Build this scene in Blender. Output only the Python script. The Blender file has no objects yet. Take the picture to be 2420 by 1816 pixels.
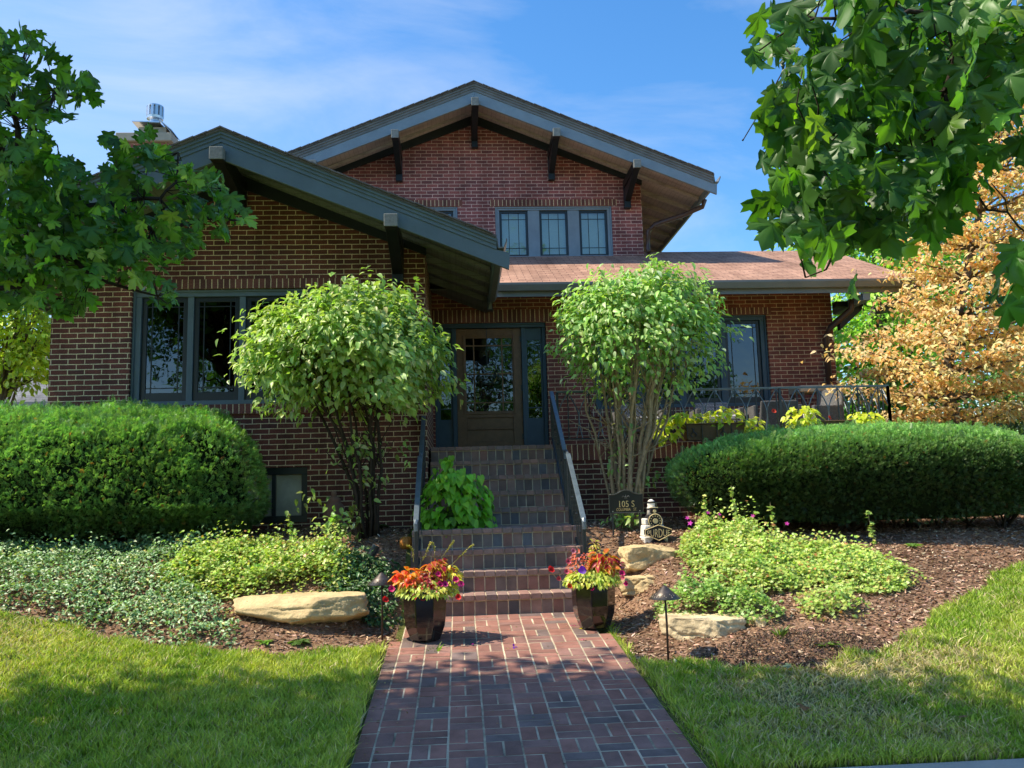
import bpy, bmesh, math, random
import numpy as np
from mathutils import Matrix, Vector, noise as mnoise

rng = np.random.RandomState(7)
random.seed(7)
SC = bpy.context.scene
COL = SC.collection
R = math.radians

# ------------------------------------------------------------------ camera
EYE = np.array([0.0, 0.0, 1.13])
F_PX = 1987.35                       # focal length in pixels of the 2420 px wide photograph
CR = np.array([0.9977782, -0.0607824, -0.02727921])
CU = np.array([0.01902214, -0.13250255, 0.99100012])
CF = np.array([0.06384993, 0.98931723, 0.13105194])
cam_data = bpy.data.cameras.new("camera")
cam = bpy.data.objects.new("camera", cam_data)
COL.objects.link(cam)
cam_data.sensor_width = 36.0
cam_data.lens = 36.0 * F_PX / 2420.0
cam_data.clip_start = 0.05
cam_data.clip_end = 3000.0
M = Matrix.Identity(4)
for i in range(3):
    M[i][0], M[i][1], M[i][2], M[i][3] = CR[i], CU[i], -CF[i], EYE[i]
cam.matrix_world = M
SC.camera = cam


def at(x, y, Y):
    """point of the vertical plane at depth Y seen at (x, y) of the 2212 px wide view"""
    d = CF + (x * 1.094 - 1210) / F_PX * CR - (y * 1.094 - 908) / F_PX * CU
    return EYE + d * (Y / d[1])


def px(P):
    d = np.asarray(P) - EYE
    f = d @ CF
    f = np.where(np.abs(f) < 1e-3, 1e-3, f)
    return (1210 + F_PX * (d @ CR) / f) / 1.094, (908 - F_PX * (d @ CU) / f) / 1.094, f


# ------------------------------------------------------------------ objects
WLOC = {}


def tag(o, label=None, cat=None, group=None, kind=None):
    if label: o['label'] = label
    if cat: o['category'] = cat
    if group: o['group'] = group
    if kind: o['kind'] = kind
    return o


def thing(name, loc, label, cat, group=None):
    o = bpy.data.objects.new(name, None)
    o.empty_display_size = 0.1
    COL.objects.link(o)
    o.location = loc
    WLOC[o] = np.array(loc, float)
    return tag(o, label, cat, group)


def base_of(parent):
    while parent is not None:
        if parent in WLOC: return WLOC[parent]
        parent = parent.parent
    return np.zeros(3)


def link_mesh(name, me, parent=None):
    o = bpy.data.objects.new(name, me)
    COL.objects.link(o)
    if parent is not None: o.parent = parent
    return o


def mesh_tris(name, V, T, mat, parent=None, C=None, UV=None, smooth=False):
    """V n x 3 world, T m x 3, C n x 3 colour per vertex"""
    V = np.asarray(V, np.float32) - base_of(parent).astype(np.float32)
    T = np.asarray(T, np.int32)
    me = bpy.data.meshes.new(name)
    me.vertices.add(len(V)); me.vertices.foreach_set('co', V.ravel())
    me.loops.add(T.size); me.loops.foreach_set('vertex_index', T.ravel())
    me.polygons.add(len(T))
    me.polygons.foreach_set('loop_start', np.arange(0, T.size, T.shape[1], dtype=np.int32))
    if smooth: me.polygons.foreach_set('use_smooth', np.ones(len(T), bool))
    me.update(calc_edges=True)
    if C is not None:
        a = me.color_attributes.new('Col', 'FLOAT_COLOR', 'POINT')
        c = np.ones((len(V), 4), np.float32); c[:, :3] = C
        a.data.foreach_set('color', c.ravel())
    if UV is not None:
        u = me.uv_layers.new(name='UVMap')
        u.data.foreach_set('uv', np.asarray(UV, np.float32)[T.ravel()].ravel())
    me.materials.append(mat)
    return link_mesh(name, me, parent)


class MB:
    """collects faces in world coordinates and links them as one mesh object"""
    def __init__(s):
        s.v = []; s.f = []; s.m = []; s.c = []; s.uv = {}
        s.mi = 0; s.col = (1, 1, 1)

    def face(s, pts, uv=None):
        i = len(s.v)
        s.v += [tuple(map(float, p)) for p in pts]
        s.f.append(list(range(i, i + len(pts)))); s.m.append(s.mi); s.c.append(s.col)
        if uv is not None: s.uv[len(s.f) - 1] = uv
        return s

    def hexa(s, p):
        i = len(s.v)
        s.v += [tuple(map(float, q)) for q in p]
        for q in ((0, 3, 2, 1), (4, 5, 6, 7), (0, 1, 5, 4), (1, 2, 6, 5), (2, 3, 7, 6), (3, 0, 4, 7)):
            s.f.append([i + k for k in q]); s.m.append(s.mi); s.c.append(s.col)
        return s

    def box(s, x0, x1, y0, y1, z0, z1):
        return s.hexa([(x0, y0, z0), (x1, y0, z0), (x1, y1, z0), (x0, y1, z0),
                       (x0, y0, z1), (x1, y0, z1), (x1, y1, z1), (x0, y1, z1)])

    def rbox(s, c, size, rot):
        h = np.array(size) / 2
        q = []
        for sz in (-1, 1):
            for sx, sy in ((-1, -1), (1, -1), (1, 1), (-1, 1)):
                q.append(np.array(c) + rot @ (np.array([sx, sy, sz]) * h))
        return s.hexa(q)

    def bar(s, a, b, w, h, up=(0, 0, 1)):
        """rectangular bar from a to b, w across, h along up"""
        a = np.array(a, float); b = np.array(b, float)
        d = b - a; L = np.linalg.norm(d); d /= L
        x = np.cross(d, np.array(up, float)); x /= np.linalg.norm(x)
        z = np.cross(x, d)
        q = []
        for e in (a, b):
            for sx, sz in ((-1, -1), (1, -1), (1, 1), (-1, 1)):
                q.append(e + x * sx * w / 2 + z * sz * h / 2)
        return s.hexa(q)

    def prism_y(s, poly, y0, y1):
        """poly of (x,z) extruded along Y"""
        n = len(poly); i = len(s.v)
        s.v += [(p[0], y0, p[1]) for p in poly] + [(p[0], y1, p[1]) for p in poly]
        fs = [list(range(n)), list(range(2 * n - 1, n - 1, -1))]
        fs += [[(k + 1) % n, k, n + k, n + (k + 1) % n] for k in range(n)]
        for q in fs:
            s.f.append([i + k for k in q]); s.m.append(s.mi); s.c.append(s.col)
        return s

    def prism_x(s, poly, x0, x1):
        n = len(poly); i = len(s.v)
        s.v += [(x0, p[0], p[1]) for p in poly] + [(x1, p[0], p[1]) for p in poly]
        fs = [list(range(n)), list(range(2 * n - 1, n - 1, -1))]
        fs += [[(k + 1) % n, k, n + k, n + (k + 1) % n] for k in range(n)]
        for q in fs:
            s.f.append([i + k for k in q]); s.m.append(s.mi); s.c.append(s.col)
        return s

    def lathe(s, prof, c, n=16, phase=0.0, cap=True):
        i = len(s.v); c = np.array(c, float)
        for r, z in prof:
            for k in range(n):
                a = phase + 2 * math.pi * k / n
                s.v.append((c[0] + r * math.cos(a), c[1] + r * math.sin(a), c[2] + z))
        for j in range(len(prof) - 1):
            for k in range(n):
                k2 = (k + 1) % n
                s.f.append([i + j * n + k, i + j * n + k2, i + (j + 1) * n + k2, i + (j + 1) * n + k])
                s.m.append(s.mi); s.c.append(s.col)
        if cap:
            s.f.append([i + k for k in range(n)][::-1]); s.m.append(s.mi); s.c.append(s.col)
            t = i + (len(prof) - 1) * n
            s.f.append([t + k for k in range(n)]); s.m.append(s.mi); s.c.append(s.col)
        return s

    def tube(s, pts, rad, n=6, cap=True):
        pts = [np.array(p, float) for p in pts]
        if not hasattr(rad, '__len__'): rad = [rad] * len(pts)
        i = len(s.v); ref = np.array([0.31, 0.17, 0.93])
        for k, p in enumerate(pts):
            d = pts[min(k + 1, len(pts) - 1)] - pts[max(k - 1, 0)]
            d = d / (np.linalg.norm(d) + 1e-9)
            x = np.cross(d, ref)
            if np.linalg.norm(x) < .1: x = np.cross(d, np.array([1, 0, 0.]))
            x /= np.linalg.norm(x); y = np.cross(d, x)
            for j in range(n):
                a = 2 * math.pi * j / n
                s.v.append(tuple(p + rad[k] * (math.cos(a) * x + math.sin(a) * y)))
        for k in range(len(pts) - 1):
            for j in range(n):
                j2 = (j + 1) % n
                s.f.append([i + k * n + j, i + k * n + j2, i + (k + 1) * n + j2, i + (k + 1) * n + j])
                s.m.append(s.mi); s.c.append(s.col)
        if cap:
            s.f.append([i + j for j in range(n)][::-1]); s.m.append(s.mi); s.c.append(s.col)
            t = i + (len(pts) - 1) * n
            s.f.append([t + j for j in range(n)]); s.m.append(s.mi); s.c.append(s.col)
        return s

    def build(s, name, mats, parent=None, bevel=0, smooth=False, uvmode='box'):
        if not isinstance(mats, (list, tuple)): mats = [mats]
        me = bpy.data.meshes.new(name)
        b = base_of(parent)
        V = np.array(s.v)
        me.from_pydata([tuple(p) for p in (V - b)], [], s.f)
        for m in mats: me.materials.append(m)
        me.polygons.foreach_set('material_index', s.m)
        if smooth: me.polygons.foreach_set('use_smooth', [True] * len(s.f))
        ca = me.color_attributes.new('Col', 'FLOAT_COLOR', 'CORNER')
        cs = []
        for k, f in enumerate(s.f):
            c = s.c[k]
            for _ in f: cs += [c[0], c[1], c[2], 1.0]
        ca.data.foreach_set('color', cs)
        bm = bmesh.new(); bm.from_mesh(me)
        bmesh.ops.recalc_face_normals(bm, faces=bm.faces)
        bm.to_mesh(me); bm.free()
        ul = me.uv_layers.new(name='UVMap')
        uvs = []
        for p in me.polygons:
            P = np.array([me.vertices[i].co for i in p.vertices]) + b
            n = np.array(p.normal)
            a = int(np.argmax(np.abs(n)))
            if a == 0: q = P[:, [1, 2]]
            elif a == 1: q = P[:, [0, 2]]
            elif abs(n[2]) < .99 and abs(n[1]) > abs(n[0]): q = np.stack([P[:, 0], P[:, 1] / max(abs(n[2]), .2)], 1)
            elif abs(n[2]) < .99: q = np.stack([P[:, 1], P[:, 0] / max(abs(n[2]), .2)], 1)
            else: q = P[:, [0, 1]]
            for u in q: uvs += [float(u[0]), float(u[1])]
        ul.data.foreach_set('uv', uvs)
        o = link_mesh(name, me, parent)
        if bevel:
            md = o.modifiers.new('bevel', 'BEVEL'); md.width = bevel; md.segments = 2
            md.limit_method = 'ANGLE'; md.angle_limit = R(40)
        return o


def grow_copy(o, parent=None, memo=None):
    c = o.copy(); COL.objects.link(c)
    if parent is not None: c.parent = parent
    for ch in list(o.children): grow_copy(ch, c)
    return c


# ------------------------------------------------------------------ materials
def nodes_of(name):
    m = bpy.data.materials.new(name); m.use_nodes = True
    nt = m.node_tree
    for n in list(nt.nodes): nt.nodes.remove(n)
    out = nt.nodes.new('ShaderNodeOutputMaterial')
    return m, nt, out


def N(nt, typ, **kw):
    n = nt.nodes.new(typ)
    for k, v in kw.items():
        if k.startswith('i_'):
            key = k[2:].replace('_', ' ')
            n.inputs[key if key in n.inputs else int(key)].default_value = v
        else: setattr(n, k, v)
    return n


def mixc(nt, mode, fac, a, b):
    n = nt.nodes.new('ShaderNodeMix'); n.data_type = 'RGBA'; n.blend_type = mode
    for s, v in ((0, fac), (6, a), (7, b)):
        if hasattr(v, 'is_linked') or hasattr(v, 'links'): nt.links.new(v, n.inputs[s])
        else: n.inputs[s].default_value = v if s == 0 else (tuple(v) + (1,) if len(v) == 3 else v)
    return n.outputs[2]


def ramp(nt, fac, stops):
    n = nt.nodes.new('ShaderNodeValToRGB')
    e = n.color_ramp.elements
    while len(e) < len(stops): e.new(0.5)
    for k, (p, c) in enumerate(stops):
        e[k].position = p; e[k].color = tuple(c) + (1,) if len(c) == 3 else c
    nt.links.new(fac, n.inputs[0])
    return n.outputs[0]


def mat(name, color=(.5, .5, .5), rough=.6, spec=.4, metal=0.0, attr=False, var=.25, vscale=6.0,
        bump=0.0, bscale=60.0, coat=0.0, fine=None):
    m, nt, out = nodes_of(name)
    p = N(nt, 'ShaderNodeBsdfPrincipled', i_Roughness=rough, i_Metallic=metal)
    p.inputs['Specular IOR Level'].default_value = spec
    if coat: p.inputs['Coat Weight'].default_value = coat; p.inputs['Coat Roughness'].default_value = .05
    tc = N(nt, 'ShaderNodeTexCoord')
    if attr:
        a = N(nt, 'ShaderNodeVertexColor', layer_name='Col'); c = a.outputs[0]
        if color != (1, 1, 1): c = mixc(nt, 'MULTIPLY', 1.0, c, color)
    else:
        c = N(nt, 'ShaderNodeRGB'); c.outputs[0].default_value = tuple(color) + (1,); c = c.outputs[0]
    if var:
        n1 = N(nt, 'ShaderNodeTexNoise', i_Scale=vscale, i_Detail=8.0, i_Roughness=.65)
        nt.links.new(tc.outputs['Object'], n1.inputs['Vector'])
        f = ramp(nt, n1.outputs[0], [(.3, (1 - var,) * 3), (.7, (1 + var,) * 3)])
        c = mixc(nt, 'MULTIPLY', 1.0, c, f)
    nt.links.new(c, p.inputs['Base Color'])
    if bump:
        n2 = N(nt, 'ShaderNodeTexNoise', i_Scale=bscale, i_Detail=6.0)
        nt.links.new(tc.outputs['Object'], n2.inputs['Vector'])
        b = N(nt, 'ShaderNodeBump', i_Strength=bump, i_Distance=.01)
        nt.links.new(n2.outputs[0], b.inputs['Height'])
        nt.links.new(b.outputs[0], p.inputs['Normal'])
    nt.links.new(p.outputs[0], out.inputs[0])
    return m


def brick_mat(name, c1, c2, mortar, bw=.205, rh=.0655, ms=.0056, offset=.5, rough=.8, bump=.6, var=.35):
    m, nt, out = nodes_of(name)
    p = N(nt, 'ShaderNodeBsdfPrincipled', i_Roughness=rough)
    p.inputs['Specular IOR Level'].default_value = .25
    uv = N(nt, 'ShaderNodeUVMap', uv_map='UVMap')
    # slightly wobbly lines
    wn = N(nt, 'ShaderNodeTexNoise', i_Scale=9.0, i_Detail=2.0)
    nt.links.new(uv.outputs[0], wn.inputs['Vector'])
    vm = N(nt, 'ShaderNodeVectorMath', operation='SUBTRACT'); vm.inputs[1].default_value = (.5, .5, .5)
    nt.links.new(wn.outputs['Color'], vm.inputs[0])
    vs = N(nt, 'ShaderNodeVectorMath', operation='SCALE'); vs.inputs['Scale'].default_value = .009
    nt.links.new(vm.outputs[0], vs.inputs[0])
    va = N(nt, 'ShaderNodeVectorMath', operation='ADD')
    nt.links.new(uv.outputs[0], va.inputs[0]); nt.links.new(vs.outputs[0], va.inputs[1])
    b = N(nt, 'ShaderNodeTexBrick', offset=offset, offset_frequency=2, squash=1.0, squash_frequency=2)
    b.inputs['Scale'].default_value = 1.0
    b.inputs['Mortar Size'].default_value = ms
    b.inputs['Mortar Smooth'].default_value = .15
    b.inputs['Brick Width'].default_value = bw
    b.inputs['Row Height'].default_value = rh
    b.inputs['Color1'].default_value = tuple(c1) + (1,)
    b.inputs['Color2'].default_value = tuple(c2) + (1,)
    b.inputs['Mortar'].default_value = tuple(mortar) + (1,)
    nt.links.new(va.outputs[0], b.inputs['Vector'])
    n1 = N(nt, 'ShaderNodeTexNoise', i_Scale=1.0, i_Detail=6.0, i_Roughness=.7)
    n2 = N(nt, 'ShaderNodeTexNoise', i_Scale=70.0, i_Detail=4.0)
    for q in (n1, n2): nt.links.new(uv.outputs[0], q.inputs['Vector'])
    c = mixc(nt, 'MULTIPLY', 1.0, b.outputs[0], ramp(nt, n1.outputs[0], [(.28, (1 - var * .9,) * 3), (.72, (1 + var * .8,) * 3)]))
    c = mixc(nt, 'MULTIPLY', 1.0, c, ramp(nt, n2.outputs[0], [(.3, (1 - var,) * 3), (.7, (1 + var,) * 3)]))
    # rain streaks and soot run down the wall
    mp = N(nt, 'ShaderNodeMapping'); mp.inputs['Scale'].default_value = (4.5, .55, 1)
    nt.links.new(uv.outputs[0], mp.inputs[0])
    n3 = N(nt, 'ShaderNodeTexNoise', i_Scale=1.0, i_Detail=5.0, i_Roughness=.6); nt.links.new(mp.outputs[0], n3.inputs['Vector'])
    c = mixc(nt, 'MULTIPLY', 1.0, c, ramp(nt, n3.outputs[0], [(.30, (.70, .68, .66)), (.55, (1.0, 1.0, 1.0)), (.78, (1.10, 1.09, 1.06))]))
    nt.links.new(c, p.inputs['Base Color'])
    inv = N(nt, 'ShaderNodeMath', operation='SUBTRACT'); inv.inputs[0].default_value = 1.0
    nt.links.new(b.outputs['Fac'], inv.inputs[1])
    ad = N(nt, 'ShaderNodeMath', operation='MULTIPLY_ADD'); ad.inputs[1].default_value = .35
    nt.links.new(n2.outputs[0], ad.inputs[0]); nt.links.new(inv.outputs[0], ad.inputs[2])
    bp = N(nt, 'ShaderNodeBump', i_Strength=bump, i_Distance=.006)
    nt.links.new(ad.outputs[0], bp.inputs['Height']); nt.links.new(bp.outputs[0], p.inputs['Normal'])
    nt.links.new(p.outputs[0], out.inputs[0])
    return m


def leaf_mat(name, tint=(1, 1, 1), rough=.45, spec=.35, trans=.35, tcol=(1.5, 1.7, .5), veins=False):
    m, nt, out = nodes_of(name)
    a = N(nt, 'ShaderNodeVertexColor', layer_name='Col')
    c = mixc(nt, 'MULTIPLY', 1.0, a.outputs[0], tint)
    p = N(nt, 'ShaderNodeBsdfPrincipled', i_Roughness=rough)
    p.inputs['Specular IOR Level'].default_value = spec
    nt.links.new(c, p.inputs['Base Color'])
    t = N(nt, 'ShaderNodeBsdfTranslucent')
    nt.links.new(mixc(nt, 'MULTIPLY', 1.0, c, tcol), t.inputs[0])
    mx = N(nt, 'ShaderNodeMixShader'); mx.inputs[0].default_value = trans
    nt.links.new(p.outputs[0], mx.inputs[1]); nt.links.new(t.outputs[0], mx.inputs[2])
    nt.links.new(mx.outputs[0], out.inputs[0])
    return m


def glass_mat(name, refl=.22, tint=(.25, .27, .27)):
    m, nt, out = nodes_of(name)
    g = N(nt, 'ShaderNodeBsdfGlossy', i_Roughness=.015); g.inputs[0].default_value = (.9, .95, 1, 1)
    # old panes: a slightly wavy reflection
    tc = N(nt, 'ShaderNodeTexCoord')
    n = N(nt, 'ShaderNodeTexNoise', i_Scale=3.5, i_Detail=2.0)
    nt.links.new(tc.outputs['Object'], n.inputs['Vector'])
    b = N(nt, 'ShaderNodeBump', i_Strength=.05, i_Distance=.05)
    nt.links.new(n.outputs[0], b.inputs['Height']); nt.links.new(b.outputs[0], g.inputs['Normal'])
    t = N(nt, 'ShaderNodeBsdfTransparent'); t.inputs[0].default_value = tuple(tint) + (1,)
    fr = N(nt, 'ShaderNodeLayerWeight'); fr.inputs[0].default_value = .35
    ad = N(nt, 'ShaderNodeMath', operation='MULTIPLY_ADD'); ad.inputs[1].default_value = .5; ad.inputs[2].default_value = refl
    ad.use_clamp = True
    nt.links.new(fr.outputs['Fresnel'], ad.inputs[0])
    mx = N(nt, 'ShaderNodeMixShader')
    nt.links.new(ad.outputs[0], mx.inputs[0])
    nt.links.new(t.outputs[0], mx.inputs[1]); nt.links.new(g.outputs[0], mx.inputs[2])
    nt.links.new(mx.outputs[0], out.inputs[0])
    return m


BR_WING = brick_mat('wing_brick', (.205, .066, .050), (.12, .047, .040), (.78, .63, .40))
BR_UP = brick_mat('gable_brick', (.38, .118, .108), (.20, .072, .075), (.74, .50, .43))
BR_ENTRY = brick_mat('entry_brick', (.33, .096, .062), (.19, .06, .048), (.72, .50, .29))
SOLD = brick_mat('soldier_brick', (.25, .092, .07), (.135, .056, .048), (.78, .60, .37), bw=.0735, rh=.60, ms=.006, offset=0)
SHING = brick_mat('red_shingle', (.50, .29, .205), (.37, .205, .145), (.13, .07, .055), bw=.24, rh=.105, ms=.0055, rough=.9, bump=.8, var=.35)
DSHING = brick_mat('dark_shingle', (.17, .165, .17), (.13, .125, .13), (.06, .058, .06), bw=.24, rh=.125, ms=.003, rough=.9, bump=.8)
GSHING = brick_mat('grey_shingle', (.20, .20, .21), (.16, .16, .17), (.08, .08, .08), bw=.3, rh=.14, ms=.004, rough=.9, bump=.8)
TRIM = mat('blue_grey_trim', (.215, .27, .32), .45, .4, var=.12, vscale=4, bump=.12, bscale=90)
TRIM_W = mat('dark_teal_trim', (.12, .165, .19), .45, .4, var=.12, vscale=4, bump=.12, bscale=90)
CROWN = mat('weathered_crown', (.175, .18, .185), .6, .3, var=.2, vscale=5, bump=.15)
FRIEZE = mat('dark_frieze', (.020, .026, .029), .5, .35, var=.15, bump=.1)
BRACK = mat('black_bracket', (.010, .013, .015), .4, .4, var=.2, bump=.1)
BRACK_END = mat('weathered_beam_end', (.20, .21, .20), .7, .3, var=.25, vscale=30, bump=.2)
SASH = mat('dark_sash', (.02, .028, .033), .35, .45, var=.15)
BLUEFRAME = mat('blue_door_frame', (.045, .08, .105), .4, .4, var=.15)
GUTTER = mat('dark_gutter', (.17, .175, .17), .35, .5, var=.15, vscale=3)
PIPE = mat('brown_downspout', (.085, .045, .035), .4, .5, var=.15)
DOORW = mat('brown_door', (.20, .105, .048), .45, .4, var=.2, vscale=12, bump=.1)
GOLD = mat('brass', (.55, .38, .14), .3, .6, .9, var=.1)
IRON = mat('black_iron', (.035, .042, .048), .30, .5, .3, var=.25, vscale=20, bump=.12, bscale=120)
RAILP = mat('painted_rail', (.12, .15, .18), .30, .6, .2, var=.25, vscale=12, bump=.1, bscale=80)
GLASS = glass_mat('window_glass', .07)
GLASS_UP = glass_mat('bright_window_glass', .07, (.9, .92, .9))
BLIND = mat('white_blind', (.62, .74, .56), .7, .2, var=.05)
CURT = mat('pale_curtain', (.45, .45, .42), .8, .1, var=.15, vscale=8)
ROOM = mat('dark_interior', (.035, .032, .03), .9, .1, var=.2)
CONC = mat('concrete', (.36, .34, .30), .85, .2, var=.18, vscale=3, bump=.35, bscale=140)
LIME = mat('limestone_cap', (.42, .36, .28), .8, .2, var=.15, bump=.3, bscale=60)
STEEL = mat('galvanised_steel', (.62, .62, .62), .28, .5, .85, var=.1)
PAVER = mat('paver_brick', (1, 1, 1), .72, .35, attr=True, var=.32, vscale=5, bump=.45, bscale=120)
MORTAR = mat('mortar', (.62, .51, .36), .9, .1, var=.3, vscale=16, bump=.4, bscale=150)
BARK = mat('grey_bark', (.12, .095, .07), .85, .15, var=.4, vscale=20, bump=.7, bscale=70)
BARK_D = mat('dark_bark', (.045, .034, .026), .85, .15, var=.4, vscale=20, bump=.7, bscale=70)
BARK_T = mat('tan_bark', (.36, .275, .17), .8, .15, var=.35, vscale=25, bump=.5, bscale=90)
SOFFIT = brick_mat('soffit_boards', (.56, .49, .44), (.51, .45, .41), (.25, .21, .19), bw=50, rh=.085, ms=.0022, bump=.3, var=.12)
SOFFIT_W = brick_mat('soffit_boards_green', (.24, .26, .22), (.22, .24, .205), (.10, .10, .09), bw=50, rh=.085, ms=.0022, bump=.3, var=.12)


def sstep(a, b, x):
    t = np.clip((x - a) / (b - a), 0, 1)
    return t * t * (3 - 2 * t)


XL = [-30, -8, -5.5, -4, -3, -2.2, -1.4, -.58]
YL = [9.3, 9.0, 8.1, 7.6, 7.3, 7.05, 7.0, 7.15]
XR = [1.3, 1.9, 2.4, 3.05, 3.75, 4.6, 5.8, 7, 9, 30]
YR = [6.45, 6.2, 5.95, 6.2, 6.75, 7.5, 8.5, 9.3, 10, 10]


def lawn(x, y):
    x = np.asarray(x, float); y = np.asarray(y, float)
    b = np.where(y > 4.5, .0886 * (np.minimum(y, 13) - 8.2), -.328)
    b = np.where(y < 2.9, -.328 - .10 * sstep(2.9, .5, -y + 3.4), b)
    xl = np.clip(-.6 - x, 0, 3.9)
    c = .028 * xl ** 2 + .06 * np.clip(x - 1.3, 0, 5.0)
    return b + c * sstep(4.4, 6.4, y)


def bed_edge(x):
    return np.where(x < .36, np.interp(x, XL, YL), np.interp(x, XR, YR))


def in_bed(x, y):
    x = np.asarray(x, float); y = np.asarray(y, float)
    wob = .05 * np.sin(x * 5.1) + .035 * np.sin(x * 11.3 + 1) + .02 * np.sin(x * 23 + y * 9)
    return (y > bed_edge(x) + wob) & ((x < -.58) | (x > 1.32))


def height(x, y):
    x = np.asarray(x, float); y = np.asarray(y, float)
    l = lawn(x, y)
    e = bed_edge(x); le = lawn(x, e)
    top = np.interp(x, [-9, -5, -2, 0, 2, 4, 6, 9, 20], [.70, .66, .70, .68, .64, .60, .55, .50, .5]) + .085 * np.clip(y - 9.15, 0, 1.8)
    s = np.clip((y - e) / np.maximum(9.15 - e, .4), 0, 1)
    s = s * .75 + .25 * s * s * (3 - 2 * s)
    t = le + np.maximum(top - le, 0) * s
    t = np.where(y > e, t, l)
    t = t + .03 * np.sin(x * 2.3 + 1) * np.sin(y * 2.9) * np.clip((y - e) / .5, 0, 1)
    # along the path and the steps the bed falls to their level
    d = np.maximum(-.58 - x, x - 1.32)
    w = sstep(0.0, .75, d)
    prof = np.clip((y - 8.15) * .60, 0, .74)
    path = np.where(y < 8.2, lawn(.4, y), prof)
    t = np.where(y > e, path + (t - path) * w, t)
    return np.where((d < 0), np.where(y < 8.2, lawn(.4, y) - .05, np.minimum(prof - .06, .6)), t)


def gz(x, y): return float(height(np.array(x), np.array(y)))


def axis(segs):
    a = []
    for lo, hi, st in segs: a += list(np.arange(lo, hi - 1e-6, st))
    return np.array(a + [segs[-1][1]])


gx = axis([(-900, -100, 160), (-100, -20, 8), (-20, -8, .6), (-8, -.58, .06), (-.58, 1.32, .19), (1.32, 9, .06), (9, 21, .6), (21, 101, 8), (101, 901, 160)])
gy = axis([(-400, -40, 60), (-40, 2.5, 2.5), (2.5, 4.5, .25), (4.5, 11.5, .06), (11.5, 20, .5), (20, 100, 8), (100, 1700, 200)])
GX, GY = np.meshgrid(gx, gy)
GZ = height(GX, GY)
nx, ny = len(gx), len(gy)
idx = np.arange(nx * ny).reshape(ny, nx)
Q = np.stack([idx[:-1, :-1], idx[:-1, 1:], idx[1:, 1:], idx[1:, :-1]], -1).reshape(-1, 4)
cxm = ((GX[:-1, :-1] + GX[1:, 1:]) / 2).ravel(); cym = ((GY[:-1, :-1] + GY[1:, 1:]) / 2).ravel()
bed = in_bed(cxm, cym) & (cym < 11.6) & (np.abs(cxm) < 9)
V = np.stack([GX, GY, GZ], -1).reshape(-1, 3)


def sub(name, sel, m, dz=0.0):
    q = Q[sel]; u, inv = np.unique(q, return_inverse=True)
    v = V[u].copy(); v[:, 2] += dz
    o = mesh_tris(name, v, inv.reshape(-1, 4), m, smooth=True)
    return tag(o, kind='structure')


def soil_mat(name, stops, bump, sc):
    m, nt, out = nodes_of(name)
    p = N(nt, 'ShaderNodeBsdfPrincipled', i_Roughness=.95); p.inputs['Specular IOR Level'].default_value = .1
    tc = N(nt, 'ShaderNodeTexCoord')
    n1 = N(nt, 'ShaderNodeTexNoise', i_Scale=sc, i_Detail=8.0, i_Roughness=.7)
    n2 = N(nt, 'ShaderNodeTexNoise', i_Scale=1.1, i_Detail=3.0)
    for q in (n1, n2): nt.links.new(tc.outputs['Object'], q.inputs['Vector'])
    c = ramp(nt, n1.outputs[0], stops)
    c = mixc(nt, 'MULTIPLY', 1.0, c, ramp(nt, n2.outputs[0], [(.35, (.7, .7, .7)), (.65, (1.2, 1.2, 1.2))]))
    nt.links.new(c, p.inputs['Base Color'])
    b = N(nt, 'ShaderNodeBump', i_Strength=bump, i_Distance=.03)
    nt.links.new(n1.outputs[0], b.inputs['Height']); nt.links.new(b.outputs[0], p.inputs['Normal'])
    nt.links.new(p.outputs[0], out.inputs[0])
    return m


SOIL = soil_mat('lawn_soil', [(.3, (.08, .10, .025)), (.6, (.19, .20, .06)), (.8, (.28, .24, .12))], .6, 22)
MULCH = soil_mat('mulch', [(.3, (.12, .068, .04)), (.55, (.34, .20, .125)), (.75, (.56, .37, .25))], 1.0, 38)
sub('ground', ~bed, SOIL)
sub('mulch_bed', bed & (cxm < .4), MULCH)
sub('mulch_bed', bed & (cxm > .4), MULCH)

# public sidewalk and street on the camera side
mb = MB()
xs = -30.0
while xs < 30:
    mb.box(xs, xs + 1.488, 2.95, 4.47, -.45, -.315 + rng.uniform(-.004, .004)); xs += 1.5
tag(mb.build('sidewalk', CONC, bevel=.008), kind='structure')
mb = MB(); mb.box(-60, 60, -11.5, -3.2, -.75, -.53)
ASPH = mat('asphalt', (.05, .05, .052), .9, .2, var=.25, vscale=3, bump=.4, bscale=160)
tag(mb.build('street', ASPH), kind='structure')
mb = MB(); mb.box(-60, 60, -3.2, -3.0, -.75, -.40)
tag(mb.build('kerb', CONC, bevel=.01), kind='structure')

# ------------------------------------------------------------------ brick path (basket weave)
def paver_col(dark=0.0):
    k = rng.rand()
    base = np.array([.30, .138, .105]) if k < .55 else (np.array([.25, .132, .108]) if k < .85 else np.array([.175, .122, .11]))
    return tuple(base * rng.uniform(.85, 1.18) * (1 - dark))


def path_z(y): return float(lawn(.4, y)) + .012


mb = MB()
T = .2095
x_left = -.515
nrow = int((8.19 - 4.48) / T) + 1


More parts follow.
